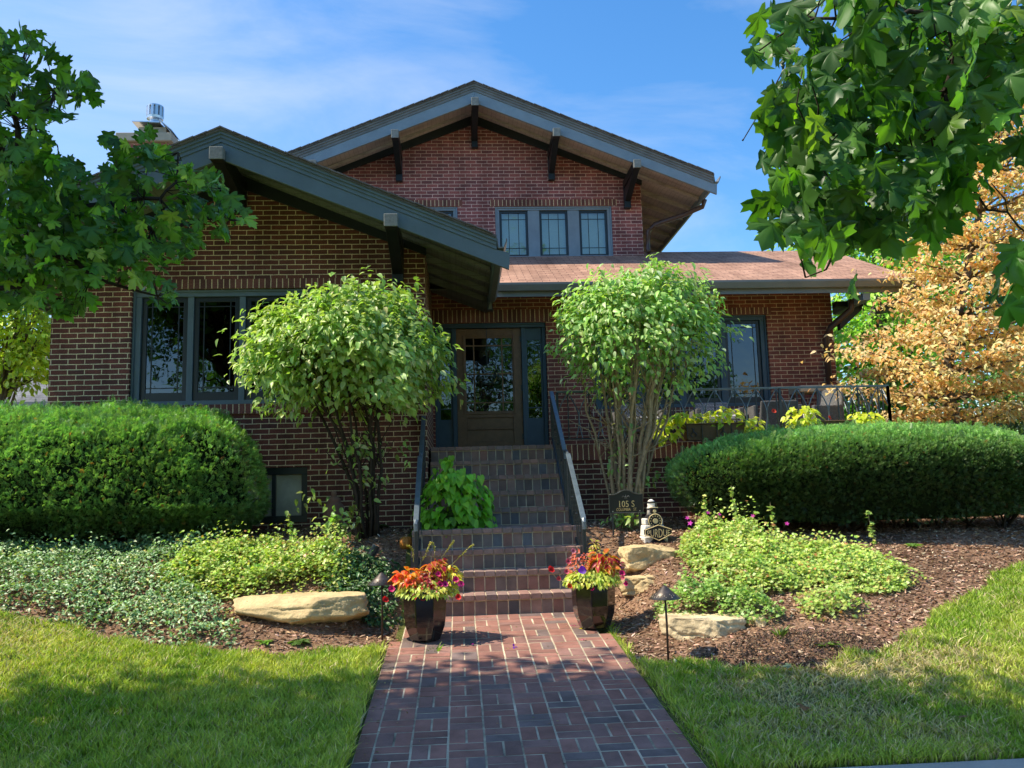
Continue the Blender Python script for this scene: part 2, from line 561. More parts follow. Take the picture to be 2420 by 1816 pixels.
def paver(x0, x1, y0, y1):
    j = .0048
    x0 += j + rng.uniform(0, .0025); x1 -= j + rng.uniform(0, .0025); y0 += j + rng.uniform(0, .0025); y1 -= j + rng.uniform(0, .0025)
    dz = np.clip(rng.normal(.0007, .001), -.0004, .003); tx, ty = np.clip(rng.normal(0, .0005, 2), -.0006, .0006)
    mb.col = paver_col()
    q = []
    for zz in (-.03, 0):
        for (x, y), sx, sy in (((x0, y0), -1, -1), ((x1, y0), 1, -1), ((x1, y1), 1, 1), ((x0, y1), -1, 1)):
            q.append((x + rng.normal(0, .001), y + rng.normal(0, .001), path_z(y) + zz + dz + tx * sx + ty * sy))
    mb.hexa(q)


for i in range(8):
    for j in range(nrow):
        x0 = x_left + i * T; y0 = 8.19 - (j + 1) * T
        y0b = max(y0, 4.47)
        if (i + j) % 2 == 0:
            paver(x0, x0 + T / 2, y0b, y0 + T); paver(x0 + T / 2, x0 + T, y0b, y0 + T)
        else:
            paver(x0, x0 + T, y0 + T / 2, y0 + T)
            if y0 + T / 2 - y0b > .05: paver(x0, x0 + T, y0b, y0 + T / 2)
for side in (0, 1):                                  # edging course, worn in places
    xe = x_left - .105 if side == 0 else x_left + 8 * T
    for j in range(nrow):
        y0 = 8.19 - (j + 1) * T
        if y0 > 7.2: continue
        paver(xe, xe + .105, max(y0, 4.47), y0 + T)
o = mb.build('brick_path', PAVER, bevel=.0025); tag(o, kind='structure')
mb = MB()
ys = np.linspace(4.47, 8.2, 16)
for a, b in zip(ys[:-1], ys[1:]):
    XA, XB = (x_left - .1, x_left + 8 * T + .1) if b < 7.25 else (x_left - .004, x_left + 8 * T + .004)
    mb.hexa([(XA, a, path_z(a) - .08), (XB, a, path_z(a) - .08), (XB, b, path_z(b) - .08), (XA, b, path_z(b) - .08),
             (XA, a, path_z(a) - .0022), (XB, a, path_z(a) - .0022), (XB, b, path_z(b) - .0022), (XA, b, path_z(b) - .0022)])
tag(mb.build('path_bed', mat('sandy_joint', (.50, .42, .30), .95, .1, var=.6, vscale=4, bump=.5, bscale=150)), kind='structure')
HOUSE = thing('brick_house', (.3, 14, .75), 'red brick bungalow with dark blue grey trim and two front gables', 'house')


def wall_front(mb, x0, x1, z0, z1, y, holes, depth=.12, gable=None):
    xs = sorted({x0, x1, *[h[0] for h in holes], *[h[1] for h in holes]})
    zs = sorted({z0, z1, *[h[2] for h in holes], *[h[3] for h in holes]})
    for a, b in zip(xs[:-1], xs[1:]):
        for c, d in zip(zs[:-1], zs[1:]):
            mx, mz = (a + b) / 2, (c + d) / 2
            if any(h[0] < mx < h[1] and h[2] < mz < h[3] for h in holes): continue
            mb.face([(a, y, c), (b, y, c), (b, y, d), (a, y, d)])
    for a, b, c, d in holes:
        mb.face([(a, y, c), (a, y, d), (a, y + depth, d), (a, y + depth, c)])
        mb.face([(b, y, c), (b, y + depth, c), (b, y + depth, d), (b, y, d)])
        mb.face([(a, y, d), (b, y, d), (b, y + depth, d), (a, y + depth, d)])
        mb.face([(a, y, c), (a, y + depth, c), (b, y + depth, c), (b, y, c)])
    if gable: mb.face([(p[0], y, p[1]) for p in gable])


def side_wall(mb, x, y0, y1, z0, z1): mb.face([(x, y0, z0), (x, y1, z0), (x, y1, z1), (x, y0, z1)])


# ---- walls
WX0, WX1, WY = -5.04, -.40, 10.6
WC, WT, WS = -2.71, 5.475, .415           # wing gable: centre, apex, slope
wu = lambda x: WT - .15 - WS * abs(x - WC)
mb = MB()
wall_front(mb, WX0, WX1, .3, 3.95, WY, [(-4.07, -1.37, 2.348, 3.822), (-2.70, -1.885, .87, 1.55)],
           gable=[(WX0, 3.95), (WX1, 3.95), (WX1, wu(WX1)), (WC, wu(WC)), (WX0, wu(WX0))])
side_wall(mb, WX1, WY, 13.2, .3, wu(WX1)); side_wall(mb, WX0, WY, 20, .3, wu(WX0))
mb.build('front_wing_wall', BR_WING, HOUSE)

GCX, GT, GS, GYW = .38, 8.385, .407, 15.0   # upper gable
gu = lambda x: GT - .15 - GS * abs(x - GCX)
mb = MB()
wall_front(mb, -2.73, 3.49, 4.3, 6.66, GYW, [(.74, 2.922, 5.437, 6.444), (-2.16, .048, 5.437, 6.444)],
           gable=[(-2.73, 6.66), (3.49, 6.66), (3.49, gu(3.49)), (GCX, gu(GCX)), (-2.73, gu(-2.73))])
side_wall(mb, 3.49, GYW, 23, 4.2, gu(3.49)); side_wall(mb, -2.73, GYW, 23, 4.2, gu(-2.73))
mb.face([(-2.73, 23, 3), (3.49, 23, 3), (3.49, 23, gu(3.49)), (GCX, 23, gu(GCX)), (-2.73, 23, gu(-2.73))])
mb.build('upper_gable_wall', BR_UP, HOUSE)

EY = 13.2
mb = MB()
wall_front(mb, WX1, 6.15, 1.6, 4.60, EY, [(-.37, 1.42, 1.773, 3.875), (2.18, 5.05, 2.45, 3.95)])
side_wall(mb, 6.15, EY, 19, .4, 4.6)
mb.face([(-5.04, 20, .3), (6.15, 20, .3), (6.15, 20, 4.2), (-5.04, 20, 4.2)])
mb.build('entry_wall', BR_ENTRY, HOUSE)

# brick headers and sills, a hair proud of the wall
for x0, x1, z0, z1, y in ((-4.20, -1.24, 3.824, 3.945, WY), (-4.12, -1.32, 2.225, 2.345, WY), (.65, 3.02, 6.447, 6.568, GYW), (-2.25, .14, 6.447, 6.568, GYW),
                          (-.395, 1.50, 3.88, 4.085, EY), (2.10, 5.13, 3.953, 4.065, EY), (2.1, 5.13, 2.33, 2.447, EY)):
    mb = MB(); mb.box(x0, x1, y - .006 - (.03 if z1 < 2.5 else 0), y + .05, z0, z1)
    mb.build('brick_header' if z1 > 2.5 else 'brick_sill', SOLD, HOUSE)


# ---- windows
def window(parent, x0, x1, z0, z1, y, n, jamb=.085, head=.07, sill=.06, mull=.085, stile=.05, bot=.09, trim=TRIM, sashm=SASH,
           glass=GLASS, inset=(.07, .07), back=None, blind=None, label=None):
    f = MB()
    f.box(x0 + .002, x0 + jamb, y + .01, y + .115, z0 + sill, z1 - head)
    f.box(x1 - jamb, x1 - .002, y + .01, y + .115, z0 + sill, z1 - head)
    f.box(x0 + .002, x1 - .002, y + .006, y + .115, z1 - head, z1 - .002)
    f.box(x0 - .015, x1 + .015, y - .03, y + .115, z0 + .002, z0 + sill)
    # stepped outer moulding
    f.box(x0 + .002, x0 + .03, y - .012, y + .01, z0 + sill, z1 - .002)
    f.box(x1 - .03, x1 - .002, y - .012, y + .01, z0 + sill, z1 - .002)
    f.box(x0 + .03, x1 - .03, y - .012, y + .006, z1 - .03, z1 - .002)
    ix0, ix1 = x0 + jamb, x1 - jamb
    w = (ix1 - ix0 - (n - 1) * mull) / n
    for k in range(1, n):
        a = ix0 + k * w + (k - 1) * mull
        f.box(a, a + mull, y + .02, y + .11, z0 + sill, z1 - head)
    wo = f.build('window', trim, parent, bevel=.004)
    if label: wo['label'] = label
    for k in range(n):
        a = ix0 + k * (w + mull); b = a + w
        c, d = z0 + sill, z1 - head
        s = MB(); ys, ye = y + .045, y + .085
        s.box(a + .003, a + stile, ys, ye, c + .003, d - .003); s.box(b - stile, b - .003, ys, ye, c + .003, d - .003)
        s.box(a + stile, b - stile, ys, ye, c + .003, c + bot); s.box(a + stile, b - stile, ys, ye, d - stile, d - .003)
        s.build('sash', sashm, wo, bevel=.003)
        ga, gb, gc, gd = a + stile, b - stile, c + bot, d - stile
        g = MB(); g.box(ga - .004, gb + .004, y + .062, y + .067, gc - .004, gd + .004)
        g.build('pane', glass, wo)
        m = MB(); t = .006
        for xx in (ga + inset[0], gb - inset[0]): m.box(xx - t, xx + t, y + .054, y + .0615, gc, gd)
        for zz in (gc + inset[1], gd - inset[1]): m.box(ga, gb, y + .053, y + .0605, zz - t, zz + t)
        m.build('muntin', sashm, wo)
        if blind:
            bl = MB(); zz = gd + .02
            while zz > gc - .02:
                bl.hexa([(ga - .03, y + .135, zz - .022), (gb + .03, y + .135, zz - .022), (gb + .03, y + .142, zz), (ga - .03, y + .142, zz),
                         (ga - .03, y + .133, zz - .02), (gb + .03, y + .133, zz - .02), (gb + .03, y + .14, zz + .002), (ga - .03, y + .14, zz + .002)])
                zz -= .021
            bl.build('blind', BLIND, wo)
    if back:
        bk = MB(); bk.box(x0 - .3, x1 + .3, y + back, y + back + .03, z0 - .2, z1 + .2)
        bk.build('room_behind', ROOM, wo)
    return wo


w1 = window(HOUSE, -4.07, -1.37, 2.348, 3.822, WY + .05, 4, jamb=.10, head=.085, sill=.055, mull=.075, stile=.06, bot=.115, trim=TRIM_W,
            glass=GLASS, inset=(.06, .06), back=1.3, label='wide four sash window of the left front gable')
mb = MB()
for k in range(14):                                  # pleated curtain at the left sash
    a = -3.93 + k * .011
    mb.hexa([(a, WY + .25 + .012 * (k % 2), 2.4), (a + .011, WY + .25 + .012 * ((k + 1) % 2), 2.4), (a + .011, WY + .255 + .012 * ((k + 1) % 2), 2.4), (a, WY + .255 + .012 * (k % 2), 2.4),
             (a, WY + .25 + .012 * (k % 2), 3.75), (a + .011, WY + .25 + .012 * ((k + 1) % 2), 3.75), (a + .011, WY + .255 + .012 * ((k + 1) % 2), 3.75), (a, WY + .255 + .012 * (k % 2), 3.75)])
mb.build('curtain', CURT, w1)
window(HOUSE, .74, 2.922, 5.437, 6.444, GYW + .03, 3, jamb=.08, head=.065, sill=.054, mull=.215, stile=.045, bot=.05, glass=GLASS_UP, inset=(.13, .12), back=.5, blind=True,
       label='three pane casement window of the upper gable right of its centre')
window(HOUSE, -2.16, .048, 5.437, 6.444, GYW + .03, 3, jamb=.08, head=.065, sill=.054, mull=.215, stile=.045, bot=.05, glass=GLASS_UP, inset=(.13, .12), back=.5, blind=True,
       label='upper gable window mostly hidden by the wing roof')
window(HOUSE, 2.18, 5.05, 2.45, 3.95, EY + .05, 4, jamb=.10, head=.085, sill=.055, mull=.11, stile=.05, bot=.10, trim=BLUEFRAME, inset=(.06, .06), back=1.3,
       label='wide window over the terrace right of the front door')
# basement window
f = MB(); y = WY + .03
f.box(-2.70, -1.885, y, y + .09, 1.46, 1.548); f.box(-2.70, -1.885, y, y + .09, .872, .955)
f.box(-1.96, -1.887, y, y + .09, .955, 1.46); f.box(-2.698, -2.63, y, y + .09, .955, 1.46); f.box(-2.325, -2.275, y + .01, y + .09, .955, 1.46)
wb = f.build('basement_window', SASH, HOUSE, bevel=.004)
FROST = mat('clouded_glass', (.40, .41, .37), .25, .5, var=.3, vscale=3)
for a, b in ((-2.63, -2.325), (-2.275, -1.96)):
    mb = MB(); mb.box(a, b, y + .05, y + .056, .955, 1.46); mb.build('pane', FROST, wb)

# ---- front door
dy = EY + .06
f = MB()
f.box(-.368, 1.418, dy - .02, dy + .10, 3.80, 3.873); f.box(-.368, 1.418, dy - .035, dy - .02, 3.845, 3.873)
f.box(-.09, -.022, dy, dy + .10, 1.775, 3.80); f.box(1.022, 1.085, dy, dy + .10, 1.775, 3.80)
f.box(1.36, 1.418, dy, dy + .10, 1.775, 3.80); f.box(-.368, -.315, dy, dy + .10, 1.775, 3.80)
df = f.build('door_frame', BLUEFRAME, HOUSE, bevel=.004)
for a, b in ((-.315, -.09), (1.085, 1.36)):
    s = MB(); s.box(a, b, dy + .04, dy + .08, 1.775, 2.34); s.box(a, b, dy + .04, dy + .08, 3.60, 3.80)
    s.box(a, a + .03, dy + .04, dy + .08, 2.34, 3.60); s.box(b - .03, b, dy + .04, dy + .08, 2.34, 3.60)
    s.box(a + .03, b - .03, dy + .045, dy + .075, 2.50, 2.515); s.box(a + .03, b - .03, dy + .045, dy + .075, 3.50, 3.515)
    so = s.build('sidelight', BLUEFRAME, HOUSE, bevel=.003)
    g = MB(); g.box(a + .026, b - .026, dy + .055, dy + .06, 2.335, 3.605); g.build('pane', GLASS, so)
d0, d1 = dy + .035, dy + .085
d = MB()
gx0, gx1, gz0, gz1 = .13, .87, 2.465, 3.64
d.box(-.02, gx0, d0, d1, 1.785, 3.795); d.box(gx1, 1.02, d0, d1, 1.785, 3.795)
d.box(gx0, gx1, d0, d1, gz1, 3.795); d.box(gx0, gx1, d0, d1, 2.36, gz0)
d.box(gx0, gx1, d0, d1, 2.17, 2.20); d.box(gx0, gx1, d0, d1, 1.785, 1.98)
d.box(gx0, gx1, d0 + .018, d1 - .005, 2.20, 2.36); d.box(gx0, gx1, d0 + .018, d1 - .005, 1.98, 2.17)
# raised moulding around the light
d.box(gx0 - .045, gx0 - .02, d0 - .012, d0, gz0 - .05, gz1 + .05); d.box(gx1 + .02, gx1 + .045, d0 - .012, d0, gz0 - .05, gz1 + .05)
d.box(gx0 - .02, gx1 + .02, d0 - .012, d0, gz1 + .03, gz1 + .05); d.box(gx0 - .02, gx1 + .02, d0 - .012, d0, gz0 - .05, gz0 - .03)
do = d.build('front_door', DOORW, HOUSE, bevel=.004)
g = MB(); g.box(gx0 - .004, gx1 + .004, d0 + .02, d0 + .025, gz0 - .004, gz1 + .004); g.build('pane', GLASS, do)
m = MB()
for xx in (.258, .71): m.box(xx - .011, xx + .011, d0 + .004, d0 + .018, gz0, gz1)
for zz in (3.52, 3.06, 2.60): m.box(gx0, gx1, d0 + .002, d0 + .0165, zz - .010, zz + .010)
m.build('muntin', DOORW, do)
h = MB(); h.box(.02, .042, d0 - .012, d0, 2.50, 2.66); h.tube([(.03, d0 - .012, 2.64), (.03, d0 - .045, 2.62), (.03, d0 - .045, 2.54), (.03, d0 - .012, 2.52)], .006)
h.build('handle', GOLD, do)
h = MB(); h.lathe([(.02, 0), (.02, .01)], (0, 0, 0), 12)
v = [(p[0] + .035, d0 - p[2], p[1] + 2.90) for p in h.v]; h.v = v; h.build('lock', GOLD, do)
for zz in (2.05, 2.83, 3.62):
    h = MB(); h.box(1.0, 1.05, d0 - .008, d0, zz - .045, zz + .045); h.build('hinge', IRON, do)
mb = MB(); mb.box(-.1, -.045, dy - .012, dy, 2.88, 2.99); mb.build('door_bell', GOLD, HOUSE)
bk = MB(); bk.box(-.6, 1.6, EY + 1.6, EY + 1.63, 1.5, 4.1); bk.build('room_behind', ROOM, do)

# wall lantern beside the soffit
mb = MB(); mb.box(.43, .58, EY - .20, EY - .05, 4.035, 4.055); mb.box(.44, .57, EY - .19, EY - .06, 4.17, 4.185)
for xx in (.44, .56):
    for yy in (EY - .19, EY - .07): mb.box(xx - .006, xx + .006, yy - .006, yy + .006, 4.055, 4.17)
mb.hexa([(.43, EY - .2, 4.185), (.58, EY - .2, 4.185), (.58, EY - .05, 4.185), (.43, EY - .05, 4.185), (.48, EY - .15, 4.235), (.53, EY - .15, 4.235), (.53, EY - .1, 4.235), (.48, EY - .1, 4.235)])
mb.box(.49, .52, EY - .1, EY, 4.10, 4.13)
lo = mb.build('wall_lantern', IRON, HOUSE)
mb = MB(); mb.box(.45, .56, EY - .18, EY - .08, 4.056, 4.168); mb.build('lantern_glass', FROST, lo)


# ---- gable roofs
def gable_roof(name, cx, top, sl, half, yb, y1, ywall, shing, soff, barge, frz, end_l, end_r, y1r=None, crown=CROWN):
    """front gable: barge boards at yb, slopes run back to y1"""
    up = lambda x: top - sl * abs(x - cx)
    th = .036
    r = MB()
    for sg in (-1, 1):
        e = cx + sg * half; yy = y1r if (sg > 0 and y1r) else y1
        r.prism_y([(cx, top), (e, up(e)), (e, up(e) - th), (cx, top - th)][::sg], yb - .03, yy)
    # ragged shingle butts along the rake
    for sg in (-1, 1):
        L = 0
        while L < half - .1:
            a = cx + sg * L; b = cx + sg * min(L + .145, half)
            r.prism_y([(a, up(a) + .009), (b, up(b) + .002), (b, up(b) - .014), (a, up(a) - .008)][::sg], yb - .045 - rng.uniform(0, .012), yb + .2)
            L += .15
    ro = r.build(name, shing, HOUSE)
    for sg, ext in ((-1, end_l), (1, end_r)):
        e = cx + sg * half; e2 = cx + sg * (half + ext)
        c = MB(); c.prism_y([(cx, top - th), (e, up(e) - th), (e, up(e) - th - .035), (cx, top - th - .035)][::sg], yb - .012, yb + .06)
        c.prism_y([(cx, top - th - .035), (e, up(e) - th - .035), (e, up(e) - th - .075), (cx, top - th - .075)][::sg], yb + .006, yb + .06)
        c.prism_y([(cx, top - th - .075), (e, up(e) - th - .075), (e, up(e) - th - .125), (cx, top - th - .125)][::sg], yb + .02, yb + .06)
        c.build('crown_moulding', crown, ro)
        b = MB(); b.prism_y([(cx, top - th - .125), (e, up(e) - th - .125), (e2, up(e2) - th - .10), (e2 - sg * .015, up(e2) - th - .30), (cx, top - th - .335)][::sg], yb + .032, yb + .075)
        b.build('bargeboard', barge, ro, bevel=.004)
        s = MB(); z = -th - .07
        s.prism_y([(cx, top + z), (e, up(e) + z), (e, up(e) + z - .018), (cx, top + z - .018)][::sg], yb + .075, ywall + .02)
        xw = WX1 if name == 'wing_roof' and sg > 0 else (WX0 if name == 'wing_roof' else (3.49 if sg > 0 else -2.73))
        s.prism_y([(xw - sg * .02, up(xw) + z + .002), (e, up(e) + z + .002), (e, up(e) + z - .016), (xw - sg * .02, up(xw) + z - .016)][::sg], ywall + .02, (y1r if (sg > 0 and y1r) else y1) - .1)
        s.build('soffit', soff, ro)
        # frieze board under the soffit on the wall
        fz = MB(); fz.prism_y([(cx, top + z - .02), (xw + sg * .02, up(xw + sg * .02) + z - .02), (xw + sg * .02, up(xw) + z - .185), (cx, top + z - .245)][::sg], ywall - .045, ywall - .003)
        fz.build('frieze', frz, ro, bevel=.003)
        ln = MB(); ln.prism_y([(cx, top + z - .02), (e - sg * .05, up(e) + z + .02 * sl - .02), (e - sg * .05, up(e) + z - .065), (cx, top + z - .075)][::sg], ywall - .15, ywall - .047)
        ln.build('soffit_beam', soff, ro)
        yg = 12.42 if (sg > 0 and y1r) else y1            # the entry roof takes over here
        fa = MB(); fa.box(min(e, e - sg * .03), max(e, e - sg * .03), yb + .08, yg, up(e) - .235, up(e) - th - .002)
        fa.build('fascia', barge, ro)
        # K style gutter with an open end
        g = MB(); q = [(e, 0), (e + sg * .012, -.115), (e + sg * .085, -.115), (e + sg * .125, -.03), (e + sg * .125, .0), (e + sg * .112, .0), (e + sg * .108, -.03), (e + sg * .078, -.10), (e + sg * .022, -.10), (e + sg * .012, 0)]
        g.prism_y([(a + sg * .002, up(e) - .03 + b_) for a, b_ in q][::sg], yb + .02, yg - .1)
        g.build('gutter', GUTTER, ro)
        # exposed rafters under the side eave
        yr = ywall + .45
        yend = min(12.75 if (sg > 0 and y1r) else y1, ywall + 6)
        while yr < yend - .15:
            ra = MB(); zz = z - .018
            ra.prism_y([(xw, up(xw) + zz), (e - sg * .035, up(e) + zz + sl * .035), (e - sg * .035, up(e) + zz - .06), (xw, up(xw) + zz - .11)][::sg], yr, yr + .05)
            ra.build('rafter', soff if sg > 0 else barge, ro)
            yr += .55
    return ro


wing_roof = gable_roof('wing_roof', WC, WT, WS, 3.19, 9.53, 17.5, WY, DSHING, SOFFIT_W, TRIM_W, FRIEZE, .155, .155, y1r=14.98, crown=TRIM_W)
main_roof = gable_roof('main_roof', GCX, GT, GS, 4.21, 14.03, 23.3, GYW, DSHING, SOFFIT, TRIM, FRIEZE, .02, .06)


# ---- knee braces
def bracket(x, zt, zleg, yw, ye, w=.125):
    """beam from wall to ye with its top at zt, strut down to zleg on the wall"""
    b = MB()
    b.bar((x, yw, zt - .075), (x, ye, zt - .075), w, .15)
    zl = zleg + .10
    b.box(x - w / 2 + .002, x + w / 2 - .002, yw - .10, yw - .002, zleg, zt - .152)
    # sloping strut with a cut foot
    y0, y1 = yw - .10, ye + .20
    b.prism_x([(y0, zl + .02), (y0, zl + .27), (y1 + .10, zt - .151), (y1 - .10, zt - .151)], x - w / 2 + .008, x + w / 2 - .008)
    o = b.build('bracket', BRACK, HOUSE, bevel=.006)
    e = MB(); e.hexa([(x - w / 2 - .004, ye - .012, zt - .152), (x + w / 2 + .004, ye - .012, zt - .152), (x + w / 2 + .004, ye + .10, zt - .120), (x - w / 2 - .004, ye + .10, zt - .120),
                      (x - w / 2 - .004, ye - .012, zt + .003), (x + w / 2 + .004, ye - .012, zt + .003), (x + w / 2 + .004, ye + .10, zt + .003), (x - w / 2 - .004, ye + .10, zt + .003)])
    e.build('beam_end', BRACK_END, o, bevel=.008)
    return o


bracket(-2.735, 5.21, 4.79, WY, 9.45, .15); bracket(-.742, 4.395, 3.84, WY, 9.45, .15); bracket(-4.70, 4.395, 3.82, WY, 9.45, .15)
for x, zt, zl in ((.39, 8.06, 7.55), (1.81, 7.495, 6.92), (3.215, 6.915, 6.37), (-1.012, 7.465, 6.905), (-2.42, 6.915, 6.36)):
    bracket(x, zt, zl, GYW, 13.96, .122)

# ---- lower roof over the entry
r = MB()
ez, ey, rz, ry = 4.315, 12.40, 5.66, 15.40
r.face([(.56, ey, ez), (7.22, ey, ez), (7.22, ry, rz), (-2.6, ry, rz)])
r.face([(.56, ey, ez - .05), (-2.6, ry, rz - .05), (7.22, ry, rz - .05), (7.22, ey, ez - .05)])
r.face([(.56, ey, ez - .05), (7.22, ey, ez - .05), (7.22, ey, ez), (.56, ey, ez)])
r.face([(7.22, ey, ez - .05), (7.22, ry, rz - .05), (7.22, ry, rz), (7.22, ey, ez)])
r.face([(3.5, ry, rz), (7.22, ry, rz), (7.10, 20.6, 3.1), (3.5, 20.6, 3.1)])
r.face([(-5.2, 16.4, 4.4), (-2.4, 16.4, 4.4), (-2.4, 20.4, 2.6), (-5.2, 20.4, 2.6)])
er = r.build('entry_roof', SHING, HOUSE)
b = MB(); b.box(.60, 7.20, ey - .012, ey + .012, 4.10, 4.262); b.build('fascia', GUTTER, er)
g = MB(); g.prism_x([(ey - .012, 0), (ey - .022, -.115), (ey - .09, -.115), (ey - .13, -.03), (ey - .13, 0.0), (ey - .118, 0), (ey - .115, -.028), (ey - .085, -.10), (ey - .03, -.10), (ey - .022, 0)], .62, 7.25)
g.v = [(p[0], p[1], p[2] + 4.29) for p in g.v]; g.build('gutter', GUTTER, er)
s = MB(); s.prism_x([(ey + .013, 4.235), (EY + .1, 4.235 + .448 * .90), (EY + .1, 4.22 + .448 * .90), (ey + .013, 4.22)], WX1 + .002, 7.05); s.build('soffit', SOFFIT_W, er)
b = MB(); b.prism_x([(ey - .0, 4.10), (ey, 4.27), (ry, rz - .05), (ry, rz - .24)], 7.18, 7.22); b.build('bargeboard', TRIM, er)
for xx in (6.36, 7.1):
    b = MB(); b.box(xx - .06, xx + .06, ey + .012, EY + .3, 3.985, 4.098); b.build('outrigger', TRIM, er, bevel=.005)
b = MB(); b.prism_y([(6.152, 3.62), (6.152, 3.78), (6.55, 4.09), (6.55, 3.96)], 12.95, 13.05); b.box(6.10, 6.56, 12.93, 13.07, 4.0, 4.09); b.build('bracket', BRACK, HOUSE, bevel=.005)
# ---- downspouts
p = MB(); p.tube([(4.62, 14.73, 6.46), (4.58, 14.76, 6.33), (4.23, 14.84, 6.20), (3.70, 14.93, 6.05), (3.58, 14.94, 5.92), (3.56, 14.95, 5.60), (3.56, 14.90, 5.51)], .045, 8)
p.build('downspout', PIPE, HOUSE, smooth=True)
p = MB(); p.tube([(6.30, 12.75, 4.08), (6.28, 12.8, 3.92), (6.02, 13.0, 3.68), (5.975, 13.1, 3.56), (5.975, 13.12, 1.80)], .05, 8)
p.build('downspout', PIPE, HOUSE, smooth=True)

# ---- chimney
c = MB(); c.box(-5.42, -4.68, 13.5, 14.5, 3.5, 7.03); ch = c.build('chimney', BR_UP, HOUSE)
c = MB(); c.box(-5.50, -4.60, 13.42, 14.58, 7.03, 7.175); c.build('chimney_cap', LIME, ch, bevel=.012)
c = MB(); c.box(-5.16, -4.72, 13.5, 14.0, 7.175, 7.30); c.build('flue_box', LIME, ch)
c = MB(); c.hexa([(-5.24, 13.4, 7.35), (-4.80, 13.4, 7.335), (-4.80, 14.0, 7.335), (-5.24, 14.0, 7.35), (-5.24, 13.4, 7.365), (-4.80, 13.4, 7.35), (-4.80, 14.0, 7.35), (-5.24, 14.0, 7.365)])
c.hexa([(-4.80, 13.4, 7.38), (-4.60, 13.4, 7.20), (-4.60, 14.0, 7.20), (-4.80, 14.0, 7.38), (-4.80, 13.4, 7.395), (-4.60, 13.4, 7.215), (-4.60, 14.0, 7.215), (-4.80, 14.0, 7.395)])
c.build('rain_hood', STEEL, ch)
c = MB(); c.lathe([(.17, 7.36), (.16, 7.40), (.09, 7.43), (.085, 7.50), (.13, 7.52), (.135, 7.56), (.10, 7.57), (.10, 7.72), (.135, 7.73), (.135, 7.75), (.02, 7.76)], (-4.98, 13.7, 0), 20)
for k in range(12):
    a = k * math.pi / 6
    c.rbox((-4.98 + .13 * math.cos(a), 13.7 + .13 * math.sin(a), 7.645), (.012, .045, .17), np.array([[math.cos(a), -math.sin(a), 0], [math.sin(a), math.cos(a), 0], [0, 0, 1]]))
c.build('flue_vent', STEEL, ch)
# ------------------------------------------------------------------ brick steps
STEPS = thing('brick_steps', (.4, 8.2, 0), 'brick front steps in two flights with a landing between', 'steps')
RH = .197


def step_col():
    k = rng.rand()
    b = np.array([.20, .142, .122]) if k < .45 else (np.array([.28, .165, .13]) if k < .75 else (np.array([.31, .15, .115]) if k < .88 else np.array([.14, .13, .138])))
    return tuple(b * rng.uniform(.8, 1.25))


def brick_box(mb, x0, x1, y0, y1, z0, z1, j=.0052):
    mb.col = step_col()
    if z1 - z0 < .07: mb.col = tuple(np.array(mb.col) * .5 + np.array([.30, .185, .155]) * .6)     # treads paler and pinker than the risers
    d = rng.normal(0, .0012, 3)
    mb.box(x0 + j + d[0], x1 - j + d[0], y0 + d[1], y1 + d[1], z0 + (j if z0 > .01 else 0) + d[2], z1 + d[2])


SX = [(-.52, 1.29)] * 4 + [(-.375, 1.32)] * 5
SYF = [8.20, 8.48, 8.76, 9.04, 9.92, 10.19, 10.46, 10.73, 11.0]
for k in range(9):
    x0, x1 = SX[k]; y = SYF[k]; z = RH * k; n = int(round((x1 - x0) / .1055)); w = (x1 - x0) / n
    yb = SYF[k + 1] if k < 8 else 11.13
    mb = MB()
    for i in range(n):
        brick_box(mb, x0 + i * w, x0 + (i + 1) * w, y, y + .06, z, z + RH - .06)          # riser, bricks on end
    if k == 3:                                                                            # landing: rowlock edge then flat courses
        for i in range(n): brick_box(mb, x0 + i * w, x0 + (i + 1) * w, y - .02, y + .19, z + RH - .056, z + RH)
        yy = y + .19
        while yy < yb - .02:
            off = rng.choice([0, .05])
            m = 9; ww = (x1 - x0) / m
            for i in range(m): brick_box(mb, x0 + i * ww, x0 + (i + 1) * ww, yy + .004, min(yy + .10, yb) - .004, z + RH - .056, z + RH)
            yy += .10
    else:
        for i in range(n): brick_box(mb, x0 + i * w, x0 + (i + 1) * w, y - .02, yb + .02, z + RH - .056, z + RH)
    # side faces of the step, stretcher bricks
    for xs_ in (x0, x1):
        yy = y + .06
        while yy < yb + .3:
            mb.col = step_col(); a = .0 if xs_ == x0 else -.09
            mb.box(xs_ + a, xs_ + a + .09, yy + .005, yy + .19, z + .005, z + RH - .062); yy += .20
    st = mb.build('step', PAVER, STEPS, bevel=.0025)
    c = MB(); c.box(x0 + .006, x1 - .006, y + .0045, yb + .06, z - .12, z + RH - .006); c.build('mortar', MORTAR, st)

# ------------------------------------------------------------------ terrace
TER = thing('terrace', (3.6, 11, .7), 'raised brick terrace with soldier course edge right of the steps', 'terrace')
PZ = 1.773
mb = MB(); mb.box(1.33, 5.88, 10.99, 11.3, .3, PZ - .215); mb.box(5.60, 5.88, 11.3, 13.2, .3, PZ - .215); mb.build('terrace_wall', BR_WING, TER)
mb = MB(); mb.box(1.325, 5.90, 10.965, 11.2, PZ - .213, PZ - .008); mb.box(5.7, 5.90, 11.2, 13.18, PZ - .213, PZ - .008); mb.build('coping', SOLD, TER)
mb = MB(); mb.box(-.39, 1.325, 11.14, 13.25, 1.55, PZ - .006); mb.box(1.325, 5.70, 11.2, 13.2, PZ - .1, PZ - .006)
FLOORM = brick_mat('terrace_paving', (.10, .06, .05), (.07, .048, .044), (.33, .25, .16), bw=.205, rh=.1025)
mb.build('floor', FLOORM, TER)

# ------------------------------------------------------------------ stair handrails


